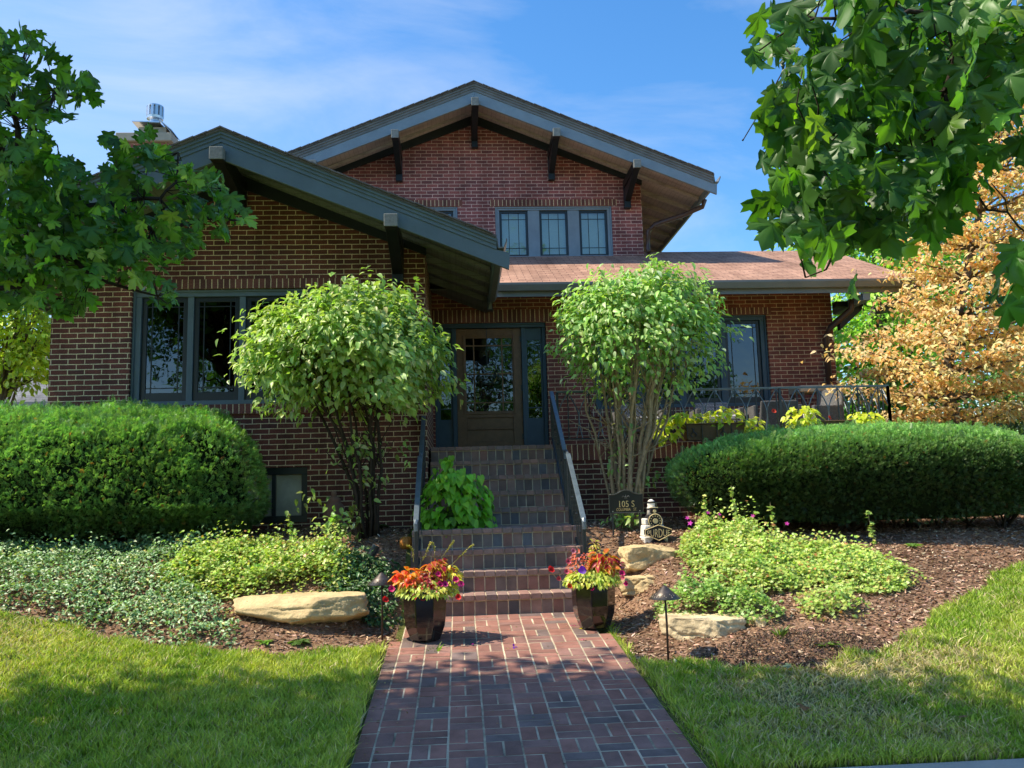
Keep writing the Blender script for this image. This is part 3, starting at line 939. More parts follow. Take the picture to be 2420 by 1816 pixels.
def handrail(name, x, label, up0, up1, lo0, lo1, zoff=.62):
    t = thing(name, (x, lo1[0], lo1[1] - .7), label, 'handrail', 'iron handrails of the front steps')
    for k, (a, b) in enumerate(((up0, up1), (lo0, lo1))):
        A = (x, a[0], a[1]); B = (x, b[0], b[1])
        m = MB(); m.bar(A, B, .052, .022); m.bar((x, a[0], a[1] - .02), (x, b[0], b[1] - .02), .03, .02); m.build('top_rail', RAILP, t, bevel=.004)
        m = MB(); m.bar((x, a[0], a[1] - zoff), (x, b[0], b[1] - zoff), .034, .02); m.build('bottom_rail', IRON, t, bevel=.003)
        n = 8
        for i in range(1, n):
            u = i / n; yy = a[0] + (b[0] - a[0]) * u; zz = a[1] + (b[1] - a[1]) * u
            m = MB(); m.bar((x, yy, zz - zoff + .01), (x, yy, zz - .03), .0125, .0125, up=(0, 1, 0))
            if i % 2 == 0:
                m.lathe([(.006, 0), (.015, .02), (.006, .04)], (x, yy, zz - zoff / 2 - .02), 6)
            m.build('baluster', IRON, t)
        for e, ln in ((a, .78 if k else zoff + .03), (b, zoff + .03 if k == 0 else .72)):
            m = MB(); m.box(x - .017, x + .017, e[0] - .017, e[0] + .017, e[1] - ln, e[1] - .012); m.build('post', IRON, t, bevel=.003)
        # turned down end of the rail
        m = MB(); m.tube([(x, b[0], b[1]), (x, b[0] - .035, b[1] - .035), (x, b[0] - .04, b[1] - .10)], [.024, .024, .02], 6); m.build('rail_end', RAILP, t)
    m = MB(); m.tube([(x, up1[0], up1[1] - .01), (x, (up1[0] + lo0[0]) / 2, max(up1[1], lo0[1]) - .005), (x, lo0[0], lo0[1])], .014, 6); m.build('rail_link', RAILP, t)
    return t


handrail('handrail', 1.225, 'right iron handrail of the front steps, nearest the terrace', (10.98, 2.47), (9.78, 1.63), (9.48, 1.575), (8.45, .875))
handrail('handrail', -.44, 'left iron handrail of the front steps, against the wing wall', (10.55, 2.14), (9.72, 1.63), (9.46, 1.585), (8.42, .905))

# ------------------------------------------------------------------ terrace railing
RL = thing('terrace_railing', (3.5, 10.98, PZ), 'black iron terrace railing of crossing pointed arches', 'railing')
ZT = 2.468


def rail_run(A, B):
    A = np.array(A, float); B = np.array(B, float); L = np.linalg.norm(B - A); d = (B - A) / L
    P = lambda s, z: (A[0] + d[0] * s, A[1] + d[1] * s, z)
    m = MB(); m.bar(P(0, ZT), P(L, ZT), .040, .014); m.bar(P(0, ZT - .012), P(L, ZT - .012), .02, .014); m.build('top_rail', RAILP, RL)
    m = MB(); m.bar(P(0, PZ + .07), P(L, PZ + .07), .03, .014); m.build('bottom_rail', IRON, RL)
    npost = max(1, int(round(L / 1.45)))
    for i in range(npost + 1):
        s = i * L / npost; m = MB(); q = P(s, 0); m.box(q[0] - .016, q[0] + .016, q[1] - .016, q[1] + .016, PZ - .005, ZT - .01); m.build('post', IRON, RL)
    n = int(round(L / .29)); w = L / n
    for i in range(n):
        s0, s1 = i * w, (i + 1) * w; c = (s0 + s1) / 2
        m = MB(); m.bar(P(c, PZ + .07), P(c, ZT - .01), .014, .014, up=(d[1], d[0], 0)); m.build('baluster', IRON, RL)
        for sg in (-1, 1):
            pts = []
            for u in np.linspace(0, 1, 9):
                # springs at the bay edge, leans over to the centre under the top rail
                s = c + sg * (w * .36 + .04 * math.sin(u * math.pi)) * (1 if u < .45 else math.cos((u - .45) / .55 * math.pi / 2) ** .8)
                pts.append(P(s, PZ + .07 + (ZT - .02 - PZ - .07) * u))
            m = MB(); m.tube(pts, .0085, 5); m.build('arch_bar', RAILP, RL)


rail_run((1.30, 10.98, 0), (5.81, 10.98, 0))
rail_run((5.81, 10.98, 0), (5.81, 13.1, 0))
# ------------------------------------------------------------------ leaf templates (base at origin, tip along +y, face +z)
def fan(outline, c, zf):
    pts = [c] + outline
    V = np.array([(x, y, zf(x, y)) for x, y in pts])
    n = len(outline)
    T = np.array([(0, 1 + k, 1 + (k + 1) % n) for k in range(n)])
    return V, T


MR = [(.0, 0), (.10, -.03), (.28, -.07), (.44, -.02), (.39, .09), (.33, .17), (.50, .22), (.67, .33), (.57, .41), (.61, .56), (.46, .52), (.34, .48), (.22, .53), (.29, .66), (.31, .80), (.19, .77), (.12, .86), (.0, 1.0)]
ML = [(-x, y) for x, y in MR[::-1][1:-1]]
def maple_leaf(f):
    """lobed leaf with a ridge along each main vein, paler veins and darker notches"""
    o = MR + ML; V, T = fan(o, (0, .12), f)
    sh = np.array([1.35] + [1.12 if (math.hypot(x, y - .12) > .55) else .86 for x, y in o])
    # a second ring half way out gives the blade its folds
    n = len(o); half = np.array([((x + 0) * .55, .12 + (y - .12) * .55) for x, y in o])
    hz = np.array([f(x, y) + (.035 if math.hypot(a, b - .12) > .55 else -.035) for (x, y), (a, b) in zip(half, o)])
    V2 = np.vstack([V, np.column_stack([half, hz])])
    T2 = []
    for k in range(n):
        k2 = (k + 1) % n; T2 += [(0, 1 + n + k, 1 + n + k2), (1 + n + k, 1 + k, 1 + k2), (1 + n + k, 1 + k2, 1 + n + k2)]
    sh2 = np.concatenate([sh, [1.2 if math.hypot(a, b - .12) > .55 else .88 for a, b in o]])
    return V2, np.array(T2), sh2


MAPLE = maple_leaf(lambda x, y: .22 * abs(x) - .20 * y * y - .25 * abs(x) ** 2)
MAPLES = [MAPLE, maple_leaf(lambda x, y: -.30 * abs(x) - .35 * y * y + .10 * x), maple_leaf(lambda x, y: .45 * abs(x) - .05 * y - .5 * abs(x) ** 2 - .30 * y ** 3),
          maple_leaf(lambda x, y: .30 * x + .25 * x * x - .45 * max(0, y - .3) ** 2), maple_leaf(lambda x, y: .12 * math.sin(6 * x) - .18 * y * y)]
MR2 = [(.0, 0), (.40, -.03), (.33, .17), (.64, .36), (.24, .52), (.28, .78), (.0, 1.0)]
MAPLE_LO = fan(MR2 + [(-x, y) for x, y in MR2[::-1][1:-1]], (0, .30), lambda x, y: .2 * abs(x) - .2 * y * y)
OV = [(0, 0), (.17, .12), (.27, .34), (.25, .56), (.14, .80), (0, 1.0)]
OVATE = fan(OV + [(-x, y) for x, y in OV[::-1][1:-1]], (0, .42), lambda x, y: .35 * abs(x) - .42 * y * y)
HT = [(0, 0), (.14, -.10), (.34, -.06), (.42, .16), (.36, .42), (.20, .72), (0, 1.0)]
HEART = fan(HT + [(-x, y) for x, y in HT[::-1][1:-1]], (0, .28), lambda x, y: .25 * abs(x) - .35 * y * y)
DIA = (np.array([(0, 0, 0), (.27, .45, .08), (0, 1, -.12), (-.27, .45, .08)]), np.array([(0, 1, 2), (0, 2, 3)]))
PALM = fan([(0, 0), (.30, .02), (.46, .26), (.24, .36), (.42, .72), (.16, .62), (0, 1.0), (-.16, .62), (-.42, .72), (-.24, .36), (-.46, .26), (-.30, .02)], (0, .32), lambda x, y: .15 * abs(x) - .15 * y)


def needle_spray():
    V = []; T = []
    def q(a, b, w, up):
        a = np.array(a, float); b = np.array(b, float); d = b - a
        s = np.cross(d, up); s = s / np.linalg.norm(s) * w
        m = a + d * .5; i = len(V)
        V.extend([a, m + s, b, m - s]); T.extend([(i, i + 1, i + 2), (i, i + 2, i + 3)])
    for k in range(5):
        y = .10 + k * .17; L = .42 * (1 - k * .09)
        for sx in (-1, 1):
            q((0, y, 0), (sx * L, y + .22, .10), .055, np.array([0, 0, 1.]))
    q((0, .75, 0), (0, 1.12, .05), .055, np.array([0, 0, 1.]))
    q((0, .3, 0), (0, .62, .38), .055, np.array([1., 0, 0]))
    return np.array(V), np.array(T)


SPRAY = needle_spray()


def unit(a): return a / (np.linalg.norm(a, axis=-1, keepdims=True) + 1e-9)


def scatter(name, tmpl, P, Zd, Yd, S, C, m, parent=None, smooth=False):
    """one mesh of leaves; tmpl is a (verts, tris[, shade]) template or a list of them, mixed at random"""
    tm = tmpl if isinstance(tmpl, list) else [tmpl]
    P = np.asarray(P, float); n = len(P)
    y = unit(np.asarray(Yd, float)); z = np.asarray(Zd, float)
    z = unit(z - y * (z * y).sum(1, keepdims=True)); x = np.cross(y, z)
    S = np.broadcast_to(np.asarray(S, float), (n,)); C = np.asarray(C, float)
    which = rng.randint(0, len(tm), n)
    VV = []; TT = []; CC = []; off = 0
    for k, t_ in enumerate(tm):
        s_ = which == k; tv, tt = t_[0], t_[1]; q = int(s_.sum())
        V = (P[s_][:, None] + S[s_][:, None, None] * (tv[None, :, 0:1] * x[s_][:, None] + tv[None, :, 1:2] * y[s_][:, None] + tv[None, :, 2:3] * z[s_][:, None]))
        T = tt[None] + (np.arange(q) * len(tv))[:, None, None] + off
        c = np.repeat(C[s_][:, None], len(tv), 1)
        if len(t_) > 2: c = c * t_[2][None, :, None]
        VV.append(V.reshape(-1, 3)); TT.append(T.reshape(-1, 3)); CC.append(c.reshape(-1, 3)); off += q * len(tv)
    return mesh_tris(name, np.vstack(VV), np.vstack(TT), m, parent, C=np.vstack(CC), smooth=smooth)


def cols(n, *stops, jit=.18):
    """random mix of (weight, colour)"""
    w = np.array([s[0] for s in stops], float); w /= w.sum()
    k = rng.choice(len(stops), n, p=w)
    c = np.array([s[1] for s in stops])[k]
    return np.clip(c * (1 + jit * rng.normal(0, 1, (n, 1))) * (1 + .06 * rng.normal(0, 1, (n, 3))), .003, .9)


def rdir(n):
    return unit(rng.normal(0, 1, (n, 3)))


def fbm(P, s):
    return np.array([mnoise.noise(Vector((float(p[0] * s), float(p[1] * s), float(p[2] * s)))) for p in P])


YEW = leaf_mat('yew_foliage', rough=.42, spec=.45, trans=.30, tcol=(1.2, 1.35, .5))
LEAF = leaf_mat('shrub_leaf', rough=.40, spec=.45, trans=.36, tcol=(1.35, 1.5, .5))
MAPLEM = leaf_mat('maple_leaf', rough=.40, spec=.35, trans=.42, tcol=(1.7, 2.1, .35))
VINCA = leaf_mat('glossy_leaf', rough=.40, spec=.45, trans=.2)
GRASSM = leaf_mat('grass_blade', rough=.5, spec=.3, trans=.28, tcol=(1.4, 1.5, .5))
DRY = leaf_mat('dry_leaf', rough=.55, spec=.25, trans=.4, tcol=(1.15, 1.0, .6))
PETAL = leaf_mat('flower_petal', rough=.5, spec=.3, trans=.35, tcol=(1.2, 1.0, 1.0))
CHIP = leaf_mat('mulch_chip', rough=.9, spec=.1, trans=0.0)
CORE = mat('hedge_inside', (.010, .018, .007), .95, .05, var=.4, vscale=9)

# ------------------------------------------------------------------ grass
def visible_ground(n, x0, x1, y0, y1, power=1.0):
    x = rng.uniform(x0, x1, n); y = y0 + (y1 - y0) * rng.rand(n) ** power
    z = height(x, y)
    u, v, f = px(np.stack([x, y, z], 1))
    ok = (u > -60) & (u < 2272) & (v < 1720)
    return x[ok], y[ok], z[ok]


def grass(name, x0, x1, y0, y1, n, label, dry):
    x, y, z = visible_ground(n, x0, x1, y0, y1, 1.25)
    ok = ~in_bed(x, y) & ((x < -.63 - .03 * rng.rand(len(x))) | (x > 1.28 + .03 * rng.rand(len(x)))) & (y > 4.50)
    x, y, z = x[ok], y[ok], z[ok]
    if dry is not None:
        d = dry(x, y)
        keep = rng.rand(len(x)) > .55 * d; x, y, z, d = x[keep], y[keep], z[keep], d[keep]
    else: d = np.zeros(len(x))
    n = len(x); P = np.stack([x, y, z - .004], 1)
    big = fbm(P, 1.7); fine = fbm(P, 6.0)
    edge = np.exp(-np.minimum(np.abs(x + .62), np.abs(x - 1.29)) / .10)
    h = (.058 + .03 * fine + .03 * edge) * rng.uniform(.6, 1.35, n) * (1 - .35 * d)
    h = np.clip(h, .015, .12)
    lean = rng.normal(0, .45 + .5 * d[:, None] * np.ones((1, 2)), (n, 2))
    wdt = rng.uniform(.0026, .0052, n) * (1 + .12 * (y - 4.5))
    ang = rng.uniform(0, 2 * np.pi, n)
    sx, sy = np.cos(ang) * wdt, np.sin(ang) * wdt
    top = P + np.stack([lean[:, 0] * h, lean[:, 1] * h, h], 1)
    mid = P + np.stack([lean[:, 0] * h * .30, lean[:, 1] * h * .30, h * .6], 1)
    s = np.stack([sx, sy, np.zeros(n)], 1)
    V = np.stack([P - s, P + s, mid + s * .8, mid - s * .8, top], 1).reshape(-1, 3)
    o = (np.arange(n) * 5)[:, None, None]
    T = (np.array([(0, 1, 2), (0, 2, 3), (3, 2, 4)])[None] + o).reshape(-1, 3)
    g = np.array([.25, .40, .038]); yel = np.array([.64, .66, .13]); tan = np.array([.78, .64, .36])
    t = np.clip(.5 + 1.0 * big + .25 * rng.normal(0, 1, n), 0, 1)[:, None]
    C = g * (1 - t) + yel * t * .8 + g * t * .2
    r_ = (rng.rand(n) < (.10 + .75 * d))[:, None]
    C = np.where(r_, tan * rng.uniform(.5, 1.1, (n, 1)), C) * rng.uniform(.7, 1.25, (n, 1))
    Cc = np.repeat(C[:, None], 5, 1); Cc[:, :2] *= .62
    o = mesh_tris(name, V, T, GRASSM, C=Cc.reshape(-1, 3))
    return tag(o, label, 'grass', kind='stuff')


grass('grass', -7.5, -.58, 4.4, 9.6, 330000, 'mown green lawn on the left of the brick path', lambda x, y: .55 * np.exp(-(((x + 4.0) / 1.0) ** 2 + ((y - 7.0) / .8) ** 2)))


def dryR(x, y):
    q = np.stack([x * 1.0, y * 1.0, 0 * x], 1)
    b = np.exp(-(((x - 2.25) / .55) ** 2 + ((y - 5.6) / .45) ** 2)) + .9 * np.exp(-(((x - 3.1) / .6) ** 2 + ((y - 5.9) / .35) ** 2)) + .45 * np.exp(-(((x - 2.2) / .9) ** 2 + ((y - 4.9) / .3) ** 2))
    return np.clip(b * (1 + 1.2 * fbm(q, 3.2)) + .35 * np.clip(fbm(q + 9, 2.1), 0, 1), 0, 1)


grass('grass', 1.25, 8.5, 4.4, 9.8, 330000, 'patchy lawn with bare dry spots right of the brick path', dryR)

# ------------------------------------------------------------------ mulch chips
def chips(name, x0, x1, y1, n, label):
    x, y, z = visible_ground(n, x0, x1, 5.9, y1)
    ok = in_bed(x, y); x, y, z = x[ok], y[ok], z[ok]; n = len(x)
    zd = unit(np.stack([rng.normal(0, .6, n), rng.normal(0, .6, n), np.ones(n)], 1)); a = rng.uniform(0, 6.28, n)
    yd = np.stack([np.cos(a), np.sin(a), rng.normal(0, .25, n)], 1)
    tm = (np.array([(-.13, 0, 0), (.13, .03, 0), (.15, .5, .05), (.09, 1, 0), (-.10, .94, 0), (-.16, .5, .05)]), np.array([(0, 1, 2), (0, 2, 5), (5, 2, 3), (5, 3, 4)]))
    C = cols(n, (5, (.30, .18, .12)), (3, (.46, .31, .21)), (2, (.15, .085, .055)), (1.2, (.62, .46, .34)), jit=.25)
    o = scatter(name, tm, np.stack([x, y, z + rng.uniform(-.004, .012, n)], 1), zd, yd, rng.uniform(.018, .055, n), C, CHIP)
    return tag(o, label, 'mulch', kind='stuff')


chips('mulch_chips', -7.5, -.56, 10.58, 60000, 'loose brown bark chips over the left bed')
chips('mulch_chips', 1.30, 8.6, 10.95, 70000, 'loose brown bark chips over the right bed')
# dug over dark soil at the front of the right bed
x, y, z = visible_ground(5200, 1.6, 3.3, 5.95, 6.75)
ok = in_bed(x, y) & (((x - 2.45) / .75) ** 2 + ((y - 6.3) / .35) ** 2 < 1); x, y, z = x[ok], y[ok], z[ok]
n = len(x)
o = scatter('soil_clods', (np.array([(-.5, 0, 0), (.5, 0, 0), (0, .8, 0), (0, .3, .6)]), np.array([(0, 1, 3), (1, 2, 3), (2, 0, 3)])), np.stack([x, y, z + .005 + .05 * np.exp(-((x - 2.5) / .4) ** 2 - ((y - 6.4) / .2) ** 2)], 1),
            np.tile([0, 0, 1.], (n, 1)) + rng.normal(0, .5, (n, 3)), rdir(n), rng.uniform(.008, .022, n), cols(n, (1, (.065, .045, .034)), (1, (.10, .07, .05)), (1, (.16, .10, .07))), CHIP)
tag(o, 'dark freshly dug crumbly soil at the front of the right bed', 'soil', kind='stuff')


# ------------------------------------------------------------------ hedges
def hedge(loc, a, b, cu, cd, pw, n, label, warm, tops, undercut=.25, fd=.2, rough=1.0):
    """loc is the middle of the widest level: a dome cu high above it, a shaded undercut side cd deep below it"""
    t = thing('yew_hedge', (loc[0], loc[1], loc[2] - cd), label, 'hedge', 'clipped yew hedges in front of the house')
    L = np.array(loc)

    def surf(d):
        c = np.where(d[:, 2] > 0, cu, cd)
        p2 = np.where(d[:, 2] > 0, pw[1], 3.0)
        q = np.abs(d / np.stack([np.full(len(d), a), np.full(len(d), b), c], 1))
        r_ = np.ones(len(d))
        for _ in range(40):
            k = (r_ * q[:, 0]) ** pw[0] + (r_ * q[:, 1]) ** p2 + (r_ * q[:, 2]) ** p2
            r_ *= (1 / np.maximum(k, 1e-6)) ** (1 / 5.0)
        p = d * r_[:, None]
        lo = np.clip(-p[:, 2] / cd, 0, 1)
        p[:, 1] *= 1 - undercut * lo ** 1.3
        p[:, 0] *= 1 - .05 * lo
        return p
    f = rng.choice(6, n, p=[.44, .17, .17, .08, .09, .05]); u = rng.uniform(-1, 1, (n, 3))
    u[f == 0, 2] = 1
    u[f == 1, 1] = -1; u[f == 1, 2] = np.abs(u[f == 1, 2])
    u[f == 2, 1] = -1; u[f == 2, 2] = -np.abs(u[f == 2, 2])
    u[f == 3, 0] = -1; u[f == 4, 0] = 1; u[f == 5, 1] = 1
    P = surf(u * np.array([a, b, 1.0]) * np.stack([np.ones(n), np.ones(n), np.where(u[:, 2] > 0, cu, cd)], 1))
    up = P[:, 2] > 0; c = np.where(up, cu, cd); p2 = np.where(up, pw[1], 3.0)
    nrm = unit(np.stack([np.sign(P[:, 0]) * pw[0] * (np.abs(P[:, 0]) / a) ** (pw[0] - 1) / a, np.sign(P[:, 1]) * p2 * (np.abs(P[:, 1]) / b) ** (p2 - 1) / b, np.sign(P[:, 2]) * p2 * (np.abs(P[:, 2]) / c) ** (p2 - 1) / c], 1))
    W = P + L
    lump = fbm(W, 1.4) * .05 * rough + fbm(W, 3.4) * .04 * rough + fbm(W, 8.0) * .045 * rough
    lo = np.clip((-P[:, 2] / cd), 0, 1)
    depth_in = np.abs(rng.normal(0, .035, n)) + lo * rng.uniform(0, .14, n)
    W = W + nrm * (lump - depth_in)[:, None]
    hole = np.clip(fbm(W + 7, 3.0) - .22, 0, 1) * 1.6
    keep = rng.rand(n) > lo * .5 + hole
    W, nrm, lo, depth_in, lump = W[keep], nrm[keep], lo[keep], depth_in[keep], lump[keep]; n = len(W)
    yd = unit(nrm * .75 + np.array([0, 0, .45]) + rdir(n) * .70); zd = unit(nrm * .6 + np.array([-.35, -.25, .6]) + rdir(n) * .5)
    C = cols(n, (6, (.24, .46, .125)), (3, (.34, .56, .165)), (2, (.14, .30, .09)), (warm, (.50, .22, .07)), jit=.2)
    C *= (np.clip(1.0 - depth_in * 5.0 + lump * 5, .2, 1.6) * (1 - .72 * np.sqrt(lo)) * (1 - fd * np.clip(-nrm[:, 1], 0, 1) ** 1.5) * (1 + .30 * np.clip(nrm[:, 2], 0, 1)))[:, None]  # shade painted into the colour of lower and front foliage, sunlight on top
    S = rng.uniform(.034, .064, n) * (.6 + .4 * rough)
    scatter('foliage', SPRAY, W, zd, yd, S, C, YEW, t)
    k = rng.rand(n) < tops * (nrm[:, 2] > .5)
    Wk = W[k] + np.array([0, 0, .02]); nk = len(Wk)
    scatter('young_shoots', SPRAY, Wk, rdir(nk), unit(np.array([0, 0, 1.]) + .45 * rdir(nk)), rng.uniform(.05, .10, nk), cols(nk, (1, (.20, .36, .10))), YEW, t)
    bm = bmesh.new(); bmesh.ops.create_icosphere(bm, subdivisions=5, radius=1.0)
    vs = np.array([v.co for v in bm.verts]); fs = np.array([[v.index for v in q.verts] for q in bm.faces]); bm.free()
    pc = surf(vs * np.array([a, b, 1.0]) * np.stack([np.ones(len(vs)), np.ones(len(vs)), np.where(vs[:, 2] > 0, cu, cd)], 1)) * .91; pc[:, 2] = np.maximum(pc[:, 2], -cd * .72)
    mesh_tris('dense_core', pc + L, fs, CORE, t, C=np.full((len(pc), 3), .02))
    mb = MB()
    for _ in range(46):
        x0 = L[0] + rng.uniform(-.85, .85) * a; y0 = L[1] + rng.uniform(-.25, .25) * b; z0 = gz(x0, y0) - .03
        e_ = np.array([x0 + rng.normal(0, .22), L[1] + rng.uniform(-.85, .6) * b, L[2] + rng.uniform(-.4, .05) * cd])
        m_ = (np.array([x0, y0, z0]) + e_) / 2 + rng.normal(0, .06, 3)
        mb.tube([(x0, y0, z0), m_, e_], [rng.uniform(.012, .024), .012, .005], 5)
    mb.build('stem', BARK_D, t)
    return t


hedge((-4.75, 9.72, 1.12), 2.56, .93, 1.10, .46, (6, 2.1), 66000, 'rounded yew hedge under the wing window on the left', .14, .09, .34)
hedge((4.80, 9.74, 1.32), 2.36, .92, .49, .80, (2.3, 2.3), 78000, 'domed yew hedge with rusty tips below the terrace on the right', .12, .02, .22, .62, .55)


# ------------------------------------------------------------------ multi stemmed shrubs
def shrub(base, cen, rx, ry, ru, rd, n, size, label, tmpl, colours, nst, barkm, shell, low=0.0, seed=1, sprigs=60, bendp=1.5, suckers=0, fan_=(.25, .8)):
    st = np.random.RandomState(seed)
    t = thing('shrub', base, label, 'shrub', 'tall multi stemmed shrubs beside the steps')
    cen = np.array(cen)
    d = rdir(n * 2); d = d[d[:, 2] > -.75][:n]; n = len(d)
    r_ = 1 - np.abs(st.normal(0, shell, n)); r_ = np.clip(r_, .15, 1.03)
    sc = np.where(d[:, 2:3] > 0, np.array([[rx, ry, ru]]), np.array([[rx, ry, rd]]))
    P0 = cen + d * sc
    lump = 1 + .24 * fbm(P0, 1.8) + .12 * fbm(P0, 5.0)
    P = cen + d * sc * (r_ * lump)[:, None]
    # branch ends bulge out of the outline as separate leafy clumps
    nc = 46; dc = rdir(nc * 2); dc = dc[dc[:, 2] > -.55][:nc]; nc = len(dc)
    cc = cen + dc * np.where(dc[:, 2:3] > 0, np.array([[rx, ry, ru]]), np.array([[rx, ry, rd]])) * st.uniform(.80, 1.06, (nc, 1))
    per = n // 3 // nc
    Pc = (cc[:, None] + rng.normal(0, 1, (nc, per, 3)) * np.array([.115, .10, .085])).reshape(-1, 3); dcl = np.repeat(dc, per, 0)
    k3 = rng.rand(n) > .33
    P = np.vstack([P[k3], Pc]); d = np.vstack([d[k3], dcl]); r_ = np.concatenate([r_[k3], np.full(len(Pc), 1.0)]); n = len(P)
    hole = np.clip(fbm(P + 3, 2.8) - .28, 0, 1) * 1.6
    kh = rng.rand(n) > hole; P, d, r_ = P[kh], d[kh], r_[kh]; n = len(P)
    if low:                                             # thin, ragged lower half
        k = (d[:, 2] < .05) & (rng.rand(n) < low * np.clip(.35 - d[:, 2], 0, 1.0) * 1.6)
        P, d, r_ = P[~k], d[~k], r_[~k]; n = len(P)
    out = unit(np.stack([d[:, 0], d[:, 1], d[:, 2] * .3], 1))
    nrm = unit(d * .7 + np.array([-.3, -.25, .75]) + .5 * rdir(n)); tip = unit(out * .8 + np.array([0, 0, -.45]) + .65 * rdir(n))
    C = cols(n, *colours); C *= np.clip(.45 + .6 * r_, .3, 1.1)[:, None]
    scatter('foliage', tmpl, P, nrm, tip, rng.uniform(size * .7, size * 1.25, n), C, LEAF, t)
    # sprigs growing past the outline
    SP = []; ST = []; SN = []; mb = MB()
    for _ in range(sprigs):
        dd = unit(np.array([st.normal(0, .8), st.normal(0, .7), abs(st.normal(.5, .4))]))
        a = cen + dd * np.array([rx, ry, ru]) * .95; b = a + unit(dd + np.array([0, 0, .8])) * st.uniform(.08, .20)
        mb.tube([a, (a + b) / 2 + st.normal(0, .01, 3), b], .0025, 4)
        for u in (.45, .8, 1.0):
            for sg in (-1, 1):
                SP.append(a + (b - a) * u); tt_ = unit(np.array([sg * dd[1] + st.normal(0, .3), -sg * dd[0] + st.normal(0, .3), -.15])); ST.append(tt_); SN.append(np.array([0, 0, 1.]) + .3 * st.normal(0, 1, 3))
    if SP:
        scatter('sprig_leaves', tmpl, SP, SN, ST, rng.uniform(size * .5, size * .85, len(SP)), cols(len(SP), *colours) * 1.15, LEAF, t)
    if suckers:                                         # leafy tufts low on the stems
        b_ = np.array(base); Q = b_ + np.array([0, -.1, .75]) + st.normal(0, 1, (suckers, 3)) * np.array([.22, .12, .20])
        Q = (Q[:, None] + st.normal(0, 1, (suckers, 15, 3)) * np.array([.09, .08, .07])).reshape(-1, 3); q_ = len(Q)
        scatter('low_foliage', tmpl, Q, unit(np.array([-.2, -.4, .8]) + .5 * rdir(q_)), unit(rdir(q_) + np.array([0, 0, -.5])), rng.uniform(size * .6, size * 1.1, q_), cols(q_, *colours) * .8, LEAF, t)
    base = np.array(base)
    for k in range(nst):
        a = 2 * math.pi * k / nst + st.normal(0, .3); rr = st.uniform(.04, .15)
        p0 = base + np.array([math.cos(a) * rr, math.sin(a) * rr * .8, -.04])
        p0[2] = gz(p0[0], p0[1]) - .04
        e = cen + np.array([math.cos(a) * rx * st.uniform(*fan_), math.sin(a) * ry * st.uniform(.2, .7), st.uniform(-.15, .35) * ru])
        pts = []
        for u in np.linspace(0, 1, 9):
            q = p0 * (1 - u) + e * u; q[0] = p0[0] + (e[0] - p0[0]) * u ** bendp; q[1] = p0[1] + (e[1] - p0[1]) * u ** bendp
            pts.append(q + st.normal(0, .022, 3) * (1 if 0 < u < 1 else 0))
        r0 = st.uniform(.012, .032)
        mb.tube(pts, list(np.linspace(r0, r0 * .35, 9)), 6)
        for j in range(8):                              # side twigs
            i = st.randint(3, 8); a_ = pts[i]; b_ = a_ + np.array([st.normal(0, .18), st.normal(0, .15), st.uniform(.12, .38)])
            mb.tube([a_, (a_ + b_) / 2 + st.normal(0, .02, 3), b_], [r0 * .35, r0 * .25, .003], 5)
    mb.build('stems', barkm, t, smooth=True)
    return t


LG = [(5, (.33, .47, .11)), (3, (.44, .56, .17)), (2, (.22, .35, .08)), (1, (.56, .62, .30))]
cL = at(752, 775, 9.45); cR = at(1382, 715, 9.95)
shrub((-1.02, 9.45, gz(-1.02, 9.45)), cL, 1.10, .92, .78, .90, 13500, .084, 'wide flat topped shrub with dark stems left of the steps', OVATE, LG, 13, BARK_D, .26, 0.30, 3, 120, 1.75, 13)
LG2 = [(5, (.30, .49, .12)), (3, (.40, .57, .18)), (2, (.21, .37, .085)), (1.4, (.54, .62, .33))]
shrub((1.98, 9.95, gz(1.98, 9.95)), cR, .98, .70, .76, 1.2, 8400, .080, 'round topped shrub with bare tan stems right of the steps', OVATE, LG2, 25, BARK_T, .28, .42, 5, 60, 1.15, 6, (.35, .95))
# low leafy suckers at the foot of both shrubs
for (bx, by, n, lab) in ((-1.30, 9.2, 70, 'small leafy sucker at the foot of the left shrub'), (1.86, 9.70, 70, 'small leafy sucker behind the address sign')):
    z0 = gz(bx, by); P = np.array([bx, by, z0]) + np.abs(rng.normal(0, 1, (n, 3))) * np.array([.0, 0, .16]) + rng.normal(0, 1, (n, 3)) * np.array([.10, .08, .03]) + np.array([0, 0, .06])
    o = thing('sucker_shoot', (bx, by, z0), lab, 'shoot')
    scatter('foliage', OVATE, P, unit(np.tile([0, -.3, 1.], (n, 1)) + .5 * rdir(n)), unit(rdir(n) + np.array([0, 0, -.3])), rng.uniform(.06, .10, n), cols(n, *LG2), LEAF, o)
    mb = MB()
    for k in range(7):
        e = P[rng.randint(n)]; mb.tube([(bx + rng.normal(0, .02), by + rng.normal(0, .02), z0 - .02), (np.array([bx, by, z0]) + e) / 2, e], .003, 4)
    mb.build('stem', BARK, o)

# ------------------------------------------------------------------ big leaved plant on the landing
def bank(P, nrm_up=.8): return unit(np.tile([0, -.35, nrm_up], (len(P), 1)) + .45 * rdir(len(P)))


